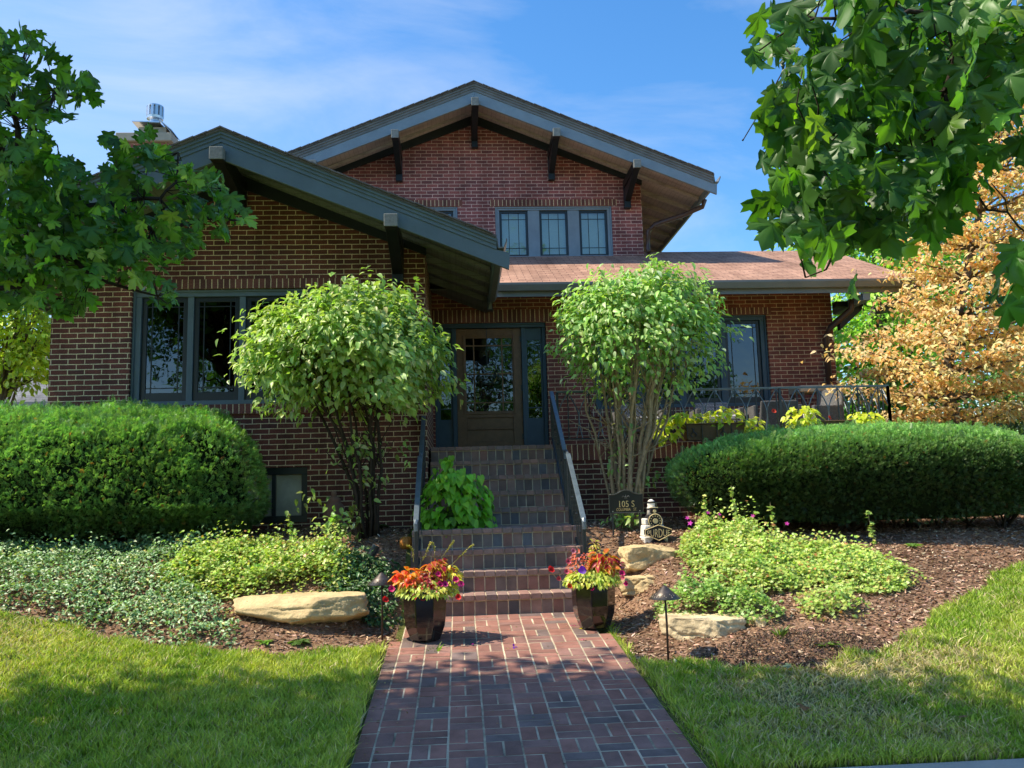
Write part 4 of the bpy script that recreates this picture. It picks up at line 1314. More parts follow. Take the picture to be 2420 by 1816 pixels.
t = thing('landing_plant', (-.05, 9.42, .79), 'bushy bright green plant with heart shaped leaves growing over the landing', 'plant')
n = 720
d = rdir(n * 3); d = d[d[:, 2] > -.05][:n]; n = len(d)
r_ = 1 - np.abs(rng.normal(0, .22, n))
P = np.array([-.06, 9.50, .80]) + d * np.array([.43, .36, .62]) * (r_ * (1 + .38 * fbm(d * 2 + 5, 1.4)))[:, None]
P[:, 2] += .14 * np.exp(-((P[:, 0] + .22) / .16) ** 2) * (d[:, 2] > .4)
C = cols(n, (5, (.22, .48, .035)), (3, (.30, .56, .055)), (1, (.15, .34, .03)), (.15, (.42, .34, .05)))
scatter('foliage', HEART, P, unit(d * .7 + np.array([0, -.35, .6]) + .3 * rdir(n)), unit(d * np.array([1, 1, .1]) + np.array([0, -.1, -.75]) + .35 * rdir(n)), rng.uniform(.06, .115, n), C, LEAF, t)
mb = MB()
for k in range(40):
    e = P[rng.randint(n)]; b = np.array([-.06 + rng.normal(0, .08), 9.52 + rng.normal(0, .06), .785]); mb.tube([b, (b + e) / 2 + np.array([0, 0, .07]), e], [.006, .005, .003], 4)
mb.build('stem', mat('green_stem', (.12, .17, .04), .6), t)

# ------------------------------------------------------------------ ground covers
def carpet(name, pts, n, hfun, tmpl, size, colours, m, label, up=.8, cover=3):
    """leaves heaped over the polygon pts (x,y) to the height hfun(x,y)"""
    from mathutils.geometry import intersect_point_quad_2d
    A = np.array(pts); x0, y0 = A.min(0); x1, y1 = A.max(0)
    x = rng.uniform(x0, x1, n); y = rng.uniform(y0, y1, n)
    ins = np.zeros(n, bool); j = len(A) - 1
    for i in range(len(A)):
        c = ((A[i, 1] > y) != (A[j, 1] > y)) & (x < (A[j, 0] - A[i, 0]) * (y - A[i, 1]) / (A[j, 1] - A[i, 1] + 1e-12) + A[i, 0])
        ins ^= c; j = i
    x, y = x[ins], y[ins]; n = len(x); z0 = height(x, y)
    q = np.stack([x, y, z0], 1)
    # distance to the outline drives the height of the heap
    dmin = np.full(n, 9.0)
    for i in range(len(A)):
        a, b = A[i], A[(i + 1) % len(A)]; ab = b - a
        tt = np.clip(((q[:, :2] - a) @ ab) / (ab @ ab + 1e-9), 0, 1)
        dmin = np.minimum(dmin, np.hypot(*(q[:, :2] - a - tt[:, None] * ab).T))
    hh = hfun(x, y) * np.clip(dmin / .22, .12, 1) ** .6 * (1 + .5 * fbm(q, 2.3) + .55 * fbm(q, 7))
    kk = 1 - np.abs(rng.normal(0, .33, n)); kk = np.clip(kk, .02, 1.05); kk = np.where(rng.rand(n) < .07, rng.uniform(1.0, 1.75, n), kk)
    thin = rng.rand(n) < np.clip(.25 + dmin / .40 + .9 * fbm(q, 3.2), .08, 1)
    P = q + np.stack([0 * x, 0 * x, hh * kk + .01], 1); P, kk = P[thin], kk[thin]; n = len(P)
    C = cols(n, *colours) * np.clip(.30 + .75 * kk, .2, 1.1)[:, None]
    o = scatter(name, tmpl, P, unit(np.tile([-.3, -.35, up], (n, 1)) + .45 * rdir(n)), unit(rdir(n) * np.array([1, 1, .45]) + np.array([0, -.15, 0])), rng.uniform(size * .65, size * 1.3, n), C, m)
    return tag(o, label, 'ground cover', kind='stuff')


carpet('vinca', [(-7.5, 8.85), (-5.6, 8.15), (-4.1, 7.62), (-3.1, 7.36), (-2.35, 7.08), (-1.8, 7.10), (-1.95, 7.65), (-2.35, 8.2), (-2.3, 8.9), (-2.4, 9.25), (-4.5, 9.3), (-7.5, 9.5)], 46000, lambda x, y: .13 + 0 * x,
       OVATE, .036, [(5, (.19, .33, .13)), (3, (.28, .43, .20)), (1.6, (.44, .56, .30)), (.5, (.54, .50, .15))], VINCA, 'glossy dark green periwinkle carpet in front of the left hedge')
carpet('vinca', [(-1.35, 7.95), (-.92, 7.75), (-.62, 7.72), (-.55, 8.3), (-.62, 8.85), (-1.0, 8.9), (-1.4, 8.6)], 4800, lambda x, y: .17 + 0 * x,
       OVATE, .045, [(5, (.06, .135, .045)), (3, (.09, .18, .06)), (1.0, (.15, .22, .08))], VINCA, 'dark green periwinkle between the pale boulder and the steps')
GER = [(5, (.40, .54, .12)), (3, (.54, .62, .17)), (1.5, (.27, .42, .09)), (1.0, (.62, .56, .18)), (.35, (.48, .22, .09))]
carpet('cranesbill', [(-2.75, 8.0), (-2.05, 7.85), (-1.35, 7.9), (-.95, 7.95), (-.80, 8.35), (-1.1, 8.75), (-1.9, 8.95), (-2.6, 8.9), (-2.95, 8.5)], 26000, lambda x, y: .20 + 0 * x,
       PALM, .031, GER, LEAF, 'yellow green cranesbill mound behind the left boulder')
carpet('cranesbill', [(2.12, 8.35), (2.2, 7.55), (2.45, 7.25), (3.1, 7.4), (3.7, 7.35), (4.35, 7.75), (4.15, 8.35), (3.4, 8.75), (2.7, 8.95), (2.32, 8.88)], 42000, lambda x, y: np.where(x < 3.0, .24, .13) * (1 - .45 * np.exp(-((x - 3.0) / .5) ** 2 - ((y - 7.6) / .3) ** 2)),
       PALM, .031, GER, LEAF, 'light green cranesbill mound with tiny pink flowers in the right bed')
carpet('cranesbill', [(1.62, 7.25), (1.85, 6.98), (2.45, 6.72), (2.62, 6.85), (2.4, 7.3), (2.0, 7.6), (1.7, 7.6)], 8500, lambda x, y: .21 + 0 * x,
       PALM, .030, [(4, (.30, .46, .11)), (3, (.42, .56, .16)), (1, (.2, .34, .085))], LEAF, 'low green cranesbill over the flat stone on the right')
carpet('cranesbill', [(2.75, 6.75), (3.2, 6.7), (3.45, 7.0), (3.2, 7.3), (2.8, 7.2)], 2600, lambda x, y: .13 + 0 * x, PALM, .032, GER, LEAF, 'sparse yellowing cranesbill at the front of the right bed')
# leggy flowering shoots rising out of the cranesbill
for (x, y, h, lab) in ((2.55, 8.72, .26, 'leggy cranesbill shoot nearer the locomotive statue'), (2.86, 8.74, .34, 'tallest leggy cranesbill shoot before the right hedge'), (3.22, 8.62, .20, 'short cranesbill shoot at the right of the mound'),
                       (-1.72, 8.75, .16, 'thin cranesbill shoot before the left hedge'), (4.05, 8.2, .22, 'single upright weed at the right end of the mound')):
    z0 = gz(x, y); t = thing('tall_shoot', (x, y, z0), lab, 'plant'); hh = h + .28
    mb = MB(); pts = [(x + .02 * math.sin(u * 5), y, z0 + hh * u) for u in np.linspace(0, 1, 7)]; mb.tube(pts, .003, 4); mb.build('stem', BARK_T, t)
    n = 34; u = rng.uniform(.3, 1, n); P = np.stack([x + .02 * np.sin(u * 5), y + 0 * u, z0 + hh * u], 1)
    scatter('foliage', PALM, P, bank(P), unit(rdir(n) * np.array([1, 1, .3])), rng.uniform(.03, .055, n), cols(n, *GER), LEAF, t)


def flowers(name, P, size, colours, label, group, cat='flower'):
    for i, p in enumerate(P):
        m_ = 5; a = np.arange(m_) * 2 * math.pi / m_ + rng.rand()
        f = unit(np.array([rng.normal(0, .3), -.8, .6])); ax = np.cross(f, [0, 0, 1.]); ax /= np.linalg.norm(ax); ay = np.cross(f, ax)
        yd = np.cos(a)[:, None] * ax + np.sin(a)[:, None] * ay + .25 * f
        o = scatter(name, DIA, np.tile(p, (m_, 1)), np.tile(f, (m_, 1)), yd, size, cols(m_, *colours, jit=.08), PETAL)
        tag(o, label, cat, group)
MAG = [(1, (.62, .05, .42))]
pts = [(2.25, 8.35), (2.52, 8.55), (2.62, 8.5), (2.95, 8.45), (3.2, 8.2)]
flowers('cranesbill_flower', [np.array([x, y, gz(x, y) + .40]) for x, y in pts], .026, MAG, 'tiny pink cranesbill flower in the right mound', 'pink cranesbill flowers')
flowers('cranesbill_flower', [at(1491, 1131, 9.0)], .035, [(1, (.75, .04, .55))], 'bright magenta flower right of the locomotive statue', None)

# ------------------------------------------------------------------ planters
POT = mat('glazed_black_brown', (.014, .008, .006), .13, .6, var=.5, vscale=7, coat=.6)
SOILP = mat('potting_soil', (.04, .028, .02), .95, .1, bump=.6)


def planter(x, y, label, seed):
    z = path_z(y) + .004
    t = thing('planter', (x, y, z), label, 'planter', 'glazed planters flanking the steps')
    m = MB(); m.lathe([(.118, 0), (.135, .012), (.150, .05), (.178, .12), (.189, .20), (.194, .32), (.196, .385), (.204, .392), (.204, .412), (.186, .415), (.180, .37)], (x, y, z), 8, R(22.5 + 9 * seed), cap=False)
    m.face([(x + .117 * math.cos(a), y + .117 * math.sin(a), z + .001) for a in np.arange(8) * math.pi / 4])
    m.build('pot', POT, t, bevel=.006)
    m = MB(); m.lathe([(.01, .381), (.182, .38), (.182, .365), (.01, .365)], (x, y, z), 16); m.build('soil', SOILP, t)
    return z + .385


PLX = ((-.315, 7.36), (1.155, 7.55))
PZL = planter(*PLX[0], 'octagonal black glazed planter left of the bottom step', 0)
PZR = planter(*PLX[1], 'octagonal black glazed planter right of the bottom step', 1)


def foliage_plant(name, c, r, h, n, tmpl, size, colours, label, cat, m=LEAF, droop=-.3, edge=None):
    t = thing(name, c, label, cat)
    d = rdir(n * 3); d = d[d[:, 2] > -.15][:n]; k = len(d)
    P = np.array(c) + d * np.array([r, r, h]) * (1 - np.abs(rng.normal(0, .25, k)))[:, None]
    nn = unit(d + np.array([0, -.3, .5]) + .4 * rdir(k)); yd = unit(d * np.array([1, 1, .2]) + np.array([0, 0, droop]) + .4 * rdir(k))
    S = rng.uniform(size * .75, size * 1.25, k); C = cols(k, *colours)
    if edge is not None:
        scatter('leaf_edge', tmpl, P - nn * .002, nn, yd, S, np.tile(edge, (k, 1)) * rng.uniform(.8, 1.15, (k, 1)), m, t)
        scatter('foliage', tmpl, P + nn * .003 + yd * (S * .08)[:, None], nn, yd, S * .80, C, m, t)
    else: scatter('foliage', tmpl, P, nn, yd, S, C, m, t)
    mb = MB()
    for _ in range(8):
        e = P[rng.randint(k)]; mb.tube([np.array(c) + np.array([0, 0, -.03 if h < .1 else -.06]), e], .003, 4)
    mb.build('stem', BARK_T, t)
    return t


def spike(a, b, label):
    a = np.array(a, float); b = np.array(b, float)
    t = thing('seed_spike', a, label, 'flower spike', 'yellow seed spikes of the left planter')
    pts = [a + (b - a) * u + np.array([.02 * math.sin(u * 3), 0, .025 * math.sin(u * 3.1)]) for u in np.linspace(0, 1, 7)]
    m = MB(); m.tube(pts, .0028, 4); m.build('stem', mat('spike_stem', (.30, .26, .06), .7, var=0), t)
    n = 70; u = rng.uniform(.25, 1, n); P = np.array([np.interp(u, np.linspace(0, 1, 7), [p[k] for p in pts]) for k in range(3)]).T
    scatter('bud', DIA, P, rdir(n), unit(rdir(n)), rng.uniform(.010, .02, n), cols(n, (2, (.48, .42, .08)), (1, (.36, .36, .07)), (.3, (.55, .42, .3))), LEAF, t)


def petunia(c, cl, label, size=.032, aim=None):
    c = np.array(c, float); m_ = 10
    f = unit(np.array([rng.normal(0, .4), -.85, .35])) if aim is None else unit(np.array(aim, float))
    ax = np.cross(f, [0, 0, 1.]); ax /= np.linalg.norm(ax); ay = np.cross(f, ax)
    a = np.arange(m_) * 2 * math.pi / m_
    rr = size * (1 + .12 * np.cos(a * 2.5)); P = c + rr[:, None] * (np.cos(a)[:, None] * ax + np.sin(a)[:, None] * ay) + f * .006 * np.cos(a * 5)[:, None]
    V = np.vstack([c - f * .02, P]); T = [(0, 1 + k, 1 + (k + 1) % m_) for k in range(m_)]
    C = np.tile(np.array(cl), (m_ + 1, 1)); C[0] *= .35
    o = mesh_tris('petunia_flower', V, T, PETAL, C=C)
    return tag(o, label, 'flower')


RED, MGT, PUR, PNK, ORR = (.88, .02, .02), (.78, .015, .22), (.16, .015, .55), (.75, .12, .20), (.78, .10, .02)
LIMEC = [(5, (.52, .60, .08)), (3, (.64, .68, .12)), (2, (.34, .46, .07)), (1, (.70, .62, .14))]
# left planter
x, y = PLX[0]; z = PZL
foliage_plant('trailing_foliage', (x + .02, y, z + .01), .26, .12, 520, OVATE, .046, LIMEC, 'lime green trailing foliage spilling round the left planter', 'plant', droop=-.5)
foliage_plant('coleus', (x - .13, y - .03, z + .10), .12, .12, 95, OVATE, .075, [(4, (.80, .17, .025)), (2, (.72, .06, .025)), (1, (.82, .36, .04))], 'orange red coleus at the left of the left planter', 'plant', edge=(.85, .48, .07))
foliage_plant('coleus', (x + .10, y + .02, z + .14), .115, .15, 90, OVATE, .085, [(3, (.30, .01, .03)), (2, (.55, .10, .03))], 'tall coleus with dark red leaves edged yellow in the left planter', 'plant', edge=(.72, .50, .07))
foliage_plant('coleus', (x + .225, y - .04, z + .10), .065, .13, 55, OVATE, .055, [(3, (.74, .62, .05)), (1, (.62, .58, .06))], 'pure yellow coleus at the right of the left planter', 'plant')
foliage_plant('salvia', (x + .03, y - .09, z + .07), .13, .10, 110, DIA, .032, [(3, (.55, .10, .07)), (1, (.65, .28, .22))], 'salmon red bedding plant in the middle of the left planter', 'plant', m=PETAL)
A = lambda px_, py_, Y=None: at(px_, py_, (y if Y is None else Y) - .02)
for (p0, p1, lab) in (((893, 1215), (879, 1178), 'short seed spike at the far left of the left planter'), ((905, 1225), (929, 1172), 'seed spike leaning right from the orange coleus'), ((938, 1205), (928, 1172), 'upright seed spike in the middle of the left planter'),
                      ((955, 1205), (979, 1170), 'seed spike above the dark red coleus'), ((975, 1222), (1023, 1176), 'longest seed spike, leaning far right from the left planter')):
    spike(A(*p0), A(*p1), lab)
L_ = [((853, 1252), RED, 'red petunia at the left edge of the left planter'), ((846, 1272), MGT, 'crimson petunia low at the far left of the left planter'), ((833, 1295), RED, 'red petunia hanging by the left path light'), ((886, 1258), ORR, 'orange red petunia under the orange coleus'),
      ((895, 1290), RED, 'red petunia over the left rim of the left planter'), ((913, 1291), RED, 'red petunia over the middle of the left rim'), ((935, 1268), RED, 'red petunia at the centre of the left planter'), ((947, 1240), MGT, 'magenta petunia right of the dark red coleus'),
      ((951, 1262), MGT, 'magenta petunia below the yellow coleus'), ((957, 1277), RED, 'red petunia low on the right of the left planter'), ((962, 1262), (.62, .01, .30), 'purple pink petunia beside the yellow coleus'), ((990, 1290), RED, 'red petunia alone at the right edge of the left planter'),
      ((985, 1252), MGT, 'magenta petunia sprig reaching right of the left planter'), ((996, 1262), (.6, .02, .25), 'outermost pink petunia right of the left planter'), ((926, 1255), PNK, 'soft pink petunia in the middle of the left planter'), ((938, 1275), PNK, 'pink petunia low in the middle of the left planter')]
for (p, c, lab) in L_: petunia(at(p[0], p[1], y - .15 - .06 * rng.rand()), c, lab, rng.uniform(.022, .03))
# right planter
x, y = PLX[1]; z = PZR
foliage_plant('trailing_foliage', (x, y, z + .01), .25, .13, 560, OVATE, .045, LIMEC, 'lime green trailing foliage spilling round the right planter', 'plant', droop=-.5)
foliage_plant('salvia', (x - .10, y, z + .12), .12, .17, 190, DIA, .034, [(3, (.62, .13, .06)), (2, (.70, .20, .10)), (1, (.66, .30, .32))], 'coral red bedding plant at the left of the right planter', 'plant', m=PETAL)
foliage_plant('coleus', (x + .10, y - .02, z + .14), .11, .14, 85, OVATE, .085, [(3, (.40, .02, .03)), (2, (.60, .16, .03))], 'yellow edged red coleus in the right planter', 'plant', edge=(.74, .55, .08))
foliage_plant('coleus', (x + .04, y + .05, z + .20), .05, .18, 60, OVATE, .035, [(3, (.58, .54, .10)), (1, (.60, .30, .10))], 'pale yellow flowering coleus tip at the top of the right planter', 'plant')
foliage_plant('salvia', (x + .20, y, z + .12), .08, .10, 70, DIA, .04, [(2, (.55, .05, .10)), (1, (.65, .25, .30))], 'pink red bedding plant at the right of the right planter', 'plant', m=PETAL)
R_ = [((1191, 1230), RED, .030, 'single red petunia on a long stem left of the right planter'), ((1258, 1232), PUR, .036, 'violet petunia in the middle of the right planter'), ((1207, 1250), (.7, .08, .10), .02, 'coral petunia below the long stemmed one'), ((1228, 1213), PNK, .024, 'pink petunia high on the left of the right planter'),
      ((1224, 1235), PNK, .022, 'pink petunia at the left middle of the right planter'), ((1231, 1266), ORR, .024, 'orange petunia above the rim of the right planter'), ((1279, 1271), MGT, .024, 'crimson petunia hanging over the rim of the right planter'), ((1344, 1238), MGT, .026, 'pink petunia reaching right of the right planter'),
      ((1345, 1248), PNK, .022, 'soft pink petunia below the reaching one'), ((1352, 1261), MGT, .022, 'lowest petunia at the far right of the right planter'), ((1239, 1190), (.75, .25, .35), .022, 'pale pink petunia at the top left of the right planter')]
for (p, c, s, lab) in R_: petunia(at(p[0], p[1], y - .16 - .05 * rng.rand()), c, lab, s)
p = at(1191, 1230, y - .18); q = np.array([x - .20, y - .12, z + .02])
mb = MB(); mb.tube([q, (q + p) / 2 + np.array([-.04, 0, -.03]), p - np.array([0, -.01, .02])], .003, 4); o = mb.build('flower_stem', BARK_T); tag(o, 'thin arching stem carrying the single red petunia', 'stem')

# petals on the paving
for (p, c, lab) in (((1020, 1391), (.55, .03, .35), 'crimson petal on the paving near the left planter'), ((1110, 1398), PUR, 'violet fallen petunia on the middle of the path'), ((1060, 1360), MGT, 'small dark pink petal on the upper path'),
                    ((1258, 1359), (.75, .62, .05), 'yellow petal left of the right planter'), ((1262, 1381), (.8, .35, .45), 'pale pink petal by the foot of the right planter'), ((1237, 1352), (.7, .1, .3), 'tiny pink petal on the right of the path')):
    P = at(p[0], p[1], 1.0); d = P - EYE; s = (path_z(7.3) - 1.13) / d[2]; P = EYE + d * s
    for _ in range(4): s = (path_z(P[1]) + .006 - 1.13) / d[2]; P = EYE + d * s
    n = 3; o = scatter('fallen_petal', DIA, np.tile(P, (n, 1)), np.tile([0, 0, 1.], (n, 1)) + .2 * rdir(n), rdir(n) * np.array([1, 1, .15]), .035, np.tile(c, (n, 1)), PETAL)
    tag(o, lab, 'petal')

# ------------------------------------------------------------------ path lights
BRONZE = mat('weathered_bronze', (.105, .085, .075), .42, .5, .65, var=.3, vscale=25)
STAKE = mat('rusty_stake', (.075, .045, .032), .5, .4, .4, var=.3, vscale=30)


def path_light(x, y, h, label):
    z = gz(x, y)
    t = thing('path_light', (x, y, z), label, 'path light', 'cone shaded path lights beside the path')
    m = MB(); m.tube([(x, y, z - .1), (x + .004, y, z + h * .5), (x, y, z + h - .06)], .0085, 8); m.build('stake', STAKE, t, smooth=True)
    m = MB(); m.lathe([(.118, h - .102), (.120, h - .098), (.060, h - .048), (.016, h - .008), (.004, h), (.002, h - .004), (.055, h - .056), (.114, h - .102)], (x, y, z), 28, cap=False)
    s = m.build('lamp_shade', BRONZE, t, smooth=True)
    m = MB()
    for ring, (rr, zz, k) in enumerate(((.104, h - .083, 26), (.092, h - .073, 22), (.081, h - .064, 18))):
        for i in range(k):
            if rng.rand() < .25: continue
            a = 2 * math.pi * (i + .5 * ring + rng.normal(0, .12)) / k; e = np.array([math.cos(a), math.sin(a), 0])
            nrm = unit(e * .64 + np.array([0, 0, .77])); tx = np.cross([0, 0, 1.], e); ty = np.cross(nrm, tx)
            c = np.array([x, y, z]) + e * rr + np.array([0, 0, zz]) + nrm * .0022; s_ = rng.uniform(.0035, .006)
            m.face([c + s_ * (math.cos(b) * tx * .8 + math.sin(b) * ty * 1.25) for b in np.arange(6) * math.pi / 3])
    m.build('perforation', IRON if x < 0 else mat('light_hole', (.32, .27, .2), .8, var=0), s)
    m = MB(); m.lathe([(.02, h - .10), (.024, h - .08), (.016, h - .05)], (x, y, z), 10); m.build('lamp_bulb', FROST, t)


path_light(-.685, 7.40, .575, 'bronze path light with a pierced cone shade left of the path')
path_light(1.545, 6.50, .56, 'bronze path light with a pierced cone shade right of the path')


def spotlight(x, y, z, aim, label):
    t = thing('spotlight', (x, y, gz(x, y)), label, 'spotlight', 'small black ground spotlights')
    a = unit(np.array(aim, float)); c = np.array([x, y, z])
    m = MB(); m.tube([c - a * .06, c - a * .05, c + a * .03, c + a * .07], [.02, .034, .038, .042], 12); h_ = m.build('lamp_head', IRON, t, smooth=False)
    m = MB(); m.tube([c + a * .0701, c + a * .072], .036, 12); m.build('lens', FROST, h_)
    m = MB(); m.tube([c - a * .02 - np.array([0, 0, .02]), (x, y, gz(x, y) - .03)], .01, 6); m.build('stake', IRON, t)


P = at(806, 1193, 8.75); spotlight(P[0], P[1], P[2], (.45, .1, .9), 'black spotlight leaning among the plants left of the steps')
P = at(1306, 1206, 8.1); spotlight(P[0], P[1], P[2], (.1, .2, .95), 'black spotlight behind the right planter')

# ------------------------------------------------------------------ boulders
STONE = mat('sandstone', (.58, .43, .23), .9, .15, var=.30, vscale=5, bump=1.0, bscale=38)
STONE2 = mat('grey_buff_stone', (.60, .47, .29), .9, .15, var=.42, vscale=4, bump=1.0, bscale=38)


def boulder(c, size, rot, label, m, seed, cuts=(), flat=.35, group='sandstone boulders edging the beds'):
    st = np.random.RandomState(seed)
    bm = bmesh.new(); bmesh.ops.create_cube(bm, size=2.0)
    bmesh.ops.subdivide_edges(bm, edges=bm.edges[:], cuts=27, use_grid_fill=True)
    V = np.array([v.co for v in bm.verts])
    sph = unit(V) * 1.25; V = V * (1 - flat) + sph * flat
    for _ in range(9):                                    # broken faces
        nrm = unit(st.normal(0, 1, 3) * np.array([1, 1, .6])); dlim = st.uniform(.80, 1.05)
        d = V @ nrm; V = V - np.clip(d - dlim, 0, None)[:, None] * nrm
    for nrm, dlim in cuts:
        nrm = unit(np.array(nrm, float)); d = V @ nrm; V = V - np.clip(d - dlim, 0, None)[:, None] * nrm
    V = V * np.array(size) / 2
    off = st.uniform(0, 50, 3)
    disp = np.array([mnoise.fractal(Vector(p * 5 + off), .7, 2.1, 5) for p in V]) * .016 + np.array([mnoise.noise(Vector(p * np.array([3, 3, 12]) + off)) for p in V]) * .012
    disp = disp + np.array([mnoise.fractal(Vector(p * 22 + off), .8, 2.1, 4) for p in V]) * .012 - np.array([max(0, .12 - abs(mnoise.noise(Vector(p * np.array([4, 4, 9]) - off)))) for p in V]) * .16
    V = V + unit(V) * disp[:, None]
    ca, sa = math.cos(rot), math.sin(rot)
    V = np.stack([V[:, 0] * ca - V[:, 1] * sa, V[:, 0] * sa + V[:, 1] * ca, V[:, 2]], 1) + np.array(c)
    F = np.array([[v.index for v in f.verts] for f in bm.faces]); bm.free()
    o = mesh_tris('boulder', V, F, m, smooth=False); tag(o, label, 'boulder', group)
    return o


boulder((-1.46, 7.72, .185), (1.24, .62, .30), R(-10), 'long pale sandstone slab on the left bed, propped over the mulch', STONE, 3, cuts=(((-.7, -.6, -.9), .72), ((.4, -.5, -.8), .85), ((0, 0, 1), .80)), flat=.22)
P = at(1480, 1358, 6.95); boulder((1.98, 7.02, .00), (.62, .60, .27), R(14), 'flat topped grey buff stone behind the right path light', STONE2, 8, cuts=(((0, 0, 1), .78), ((-.8, -.7, 0), .80)), flat=.12)
boulder((2.40, 6.98, .01), (.20, .42, .23), R(8), 'narrow buff stone broken off the end of the flat topped stone', STONE2, 12, cuts=(((0, 0, 1), .8),), flat=.15)
P = at(1402, 1212, 8.55); boulder((P[0], P[1], P[2]), (.56, .45, .30), R(8), 'large pale sandstone block above the other stones right of the steps', STONE, 5, flat=.25)
P = at(1395, 1258, 8.2); boulder((P[0], P[1], P[2] - .03), (.46, .40, .17), R(-6), 'low sandstone ledge under the large pale block', STONE, 15, flat=.25)
P = at(1482, 1243, 8.25); boulder((P[0], P[1], P[2] - .02), (.24, .26, .17), R(20), 'small sandstone beside the cranesbill right of the ledge', STONE, 22, flat=.35)
P = at(1462, 1262, 8.05); boulder((P[0], P[1], P[2] - .01), (.15, .18, .10), R(50), 'smallest tan stone wedged below the ledge', STONE, 31, flat=.3)

# ------------------------------------------------------------------ writing


def text_geo(mb, body, size, x, y, z, depth=.003, sx=1.0, align='CENTER', shear=None):
    cu = bpy.data.curves.new('lettering', 'FONT'); cu.body = body; cu.size = size; cu.align_x = align; cu.extrude = .5; cu.resolution_u = 3
    ob = bpy.data.objects.new('lettering', cu); COL.objects.link(ob)
    dg = bpy.context.evaluated_depsgraph_get(); me = bpy.data.meshes.new_from_object(ob.evaluated_get(dg))
    i = len(mb.v)
    for v in me.vertices:
        zz = v.co.y
        if shear: zz = shear(v.co.x * sx, zz)
        mb.v.append((x + v.co.x * sx, y - (v.co.z + .5) * depth, z + zz))
    for p in me.polygons: mb.f.append([i + k for k in p.vertices]); mb.m.append(mb.mi); mb.c.append(mb.col)
    bpy.data.objects.remove(ob); bpy.data.curves.remove(cu); bpy.data.meshes.remove(me)


SX0, SY0, SZ0 = 1.815, 9.25, gz(1.815, 9.25)
SIGN = thing('address_sign', (SX0, SY0, SZ0), 'black arched address sign with gold lettering on two posts', 'sign')
SIGNM = mat('black_sign', (.012, .013, .012), .38, .4, var=.15); GOLDL = mat('gold_lettering', (.62, .47, .20), .45, .4, var=.05)
w = .186; zb, zs, zp = .905, 1.105, 1.152
arch = lambda u: zs + (zp - zs) * (.5 + .5 * math.cos(math.pi * min(1, abs(u) / .78))) if abs(u) < .78 else zs
poly = [(SX0 - w, zb), (SX0 + w, zb)] + [(SX0 + w * u, arch(u)) for u in np.linspace(1, -1, 25)]
m = MB(); m.prism_y(poly, SY0 - .009, SY0 + .009); pn = m.build('panel', SIGNM, SIGN, bevel=.003)
m = MB(); pts = [(p[0], SY0 - .010, p[1]) for p in poly] + [(SX0 - w, SY0 - .010, zb)]; m.tube(pts, .006, 6); m.build('rim', mat('sign_rim', (.05, .055, .05), .3, .5, var=0), pn)
m = MB(); text_geo(m, '105 S', .098, SX0 + .002, SY0 - .0095, .968, sx=.86); m.box(SX0 - .078, SX0 - .058, SY0 - .0125, SY0 - .0095, .967, .973)
text_geo(m, 'COLUMBIA', .044, SX0 - .031, SY0 - .0095, .926, sx=.72); text_geo(m, 'ST.', .044, SX0 + .100, SY0 - .0095, .926, sx=.72); m.build('lettering', GOLDL, pn)
m = MB(); fx, fz_ = SX0, 1.075
m.tube([(fx, SY0 - .013, fz_ - .022), (fx, SY0 - .014, fz_), (fx, SY0 - .013, fz_ + .026)], [.003, .009, .002], 6)
for sg in (-1, 1):
    m.tube([(fx + sg * .008, SY0 - .013, fz_ - .018), (fx + sg * .014, SY0 - .013, fz_ + .004), (fx + sg * .03, SY0 - .013, fz_ + .012), (fx + sg * .042, SY0 - .013, fz_ + .002), (fx + sg * .036, SY0 - .013, fz_ - .006)], [.003, .006, .006, .005, .003], 6)
m.bar((fx - .02, SY0 - .013, fz_ - .012), (fx + .02, SY0 - .013, fz_ - .012), .006, .008)
m.build('ornament', mat('sign_ornament', (.07, .075, .07), .3, .5, var=0), pn)
for xx in (-.150, .150):
    m = MB(); m.box(SX0 + xx - .009, SX0 + xx + .009, SY0 + .009, SY0 + .024, SZ0 - .12, zb + .05); m.build('post', IRON, SIGN)
    m = MB(); m.lathe([(.006, 0), (.006, .004)], (0, 0, 0), 8); m.v = [(p[0] + SX0 + xx, SY0 - .0095 - p[2], p[1] + zb + .018) for p in m.v]; m.build('screw', STEEL, pn)

# ------------------------------------------------------------------ locomotive statue
LX, LY = 2.07, 9.08; LZ = gz(LX, LY) - .01
LOCO = thing('locomotive_statue', (LX, LY, LZ), 'painted steam locomotive garden statue with a black and gold name shield', 'statue')
WHT = mat('chalky_white_paint', (.78, .73, .66), .75, .2, var=.25, vscale=18, bump=.3); BLK = mat('statue_black', (.022, .020, .024), .55, .3, var=.3, vscale=15); GLD = mat('statue_gold', (.78, .60, .30), .6, .3, var=.15)
s = 1.0
m = MB()
m.box(LX - .125, LX + .13, LY - .10, LY + .16, LZ - .02, LZ + .05)
m.hexa([(LX - .12, LY - .06, LZ + .05), (LX + .12, LY - .06, LZ + .05), (LX + .12, LY + .15, LZ + .05), (LX - .12, LY + .15, LZ + .05), (LX - .105, LY - .05, LZ + .17), (LX + .105, LY - .05, LZ + .17), (LX + .105, LY + .15, LZ + .17), (LX - .105, LY + .15, LZ + .17)])
m.box(LX - .10, LX - .055, LY - .04, LY + .14, LZ + .171, LZ + .24); m.box(LX + .055, LX + .10, LY - .04, LY + .14, LZ + .171, LZ + .24)
body = m.build('body', WHT, LOCO, bevel=.012)


def disc(mb, x, z, r, y0, y1, n=28): mb.prism_y([(x + r * math.cos(a), z + r * math.sin(a)) for a in np.arange(n) * 2 * math.pi / n], y0, y1)


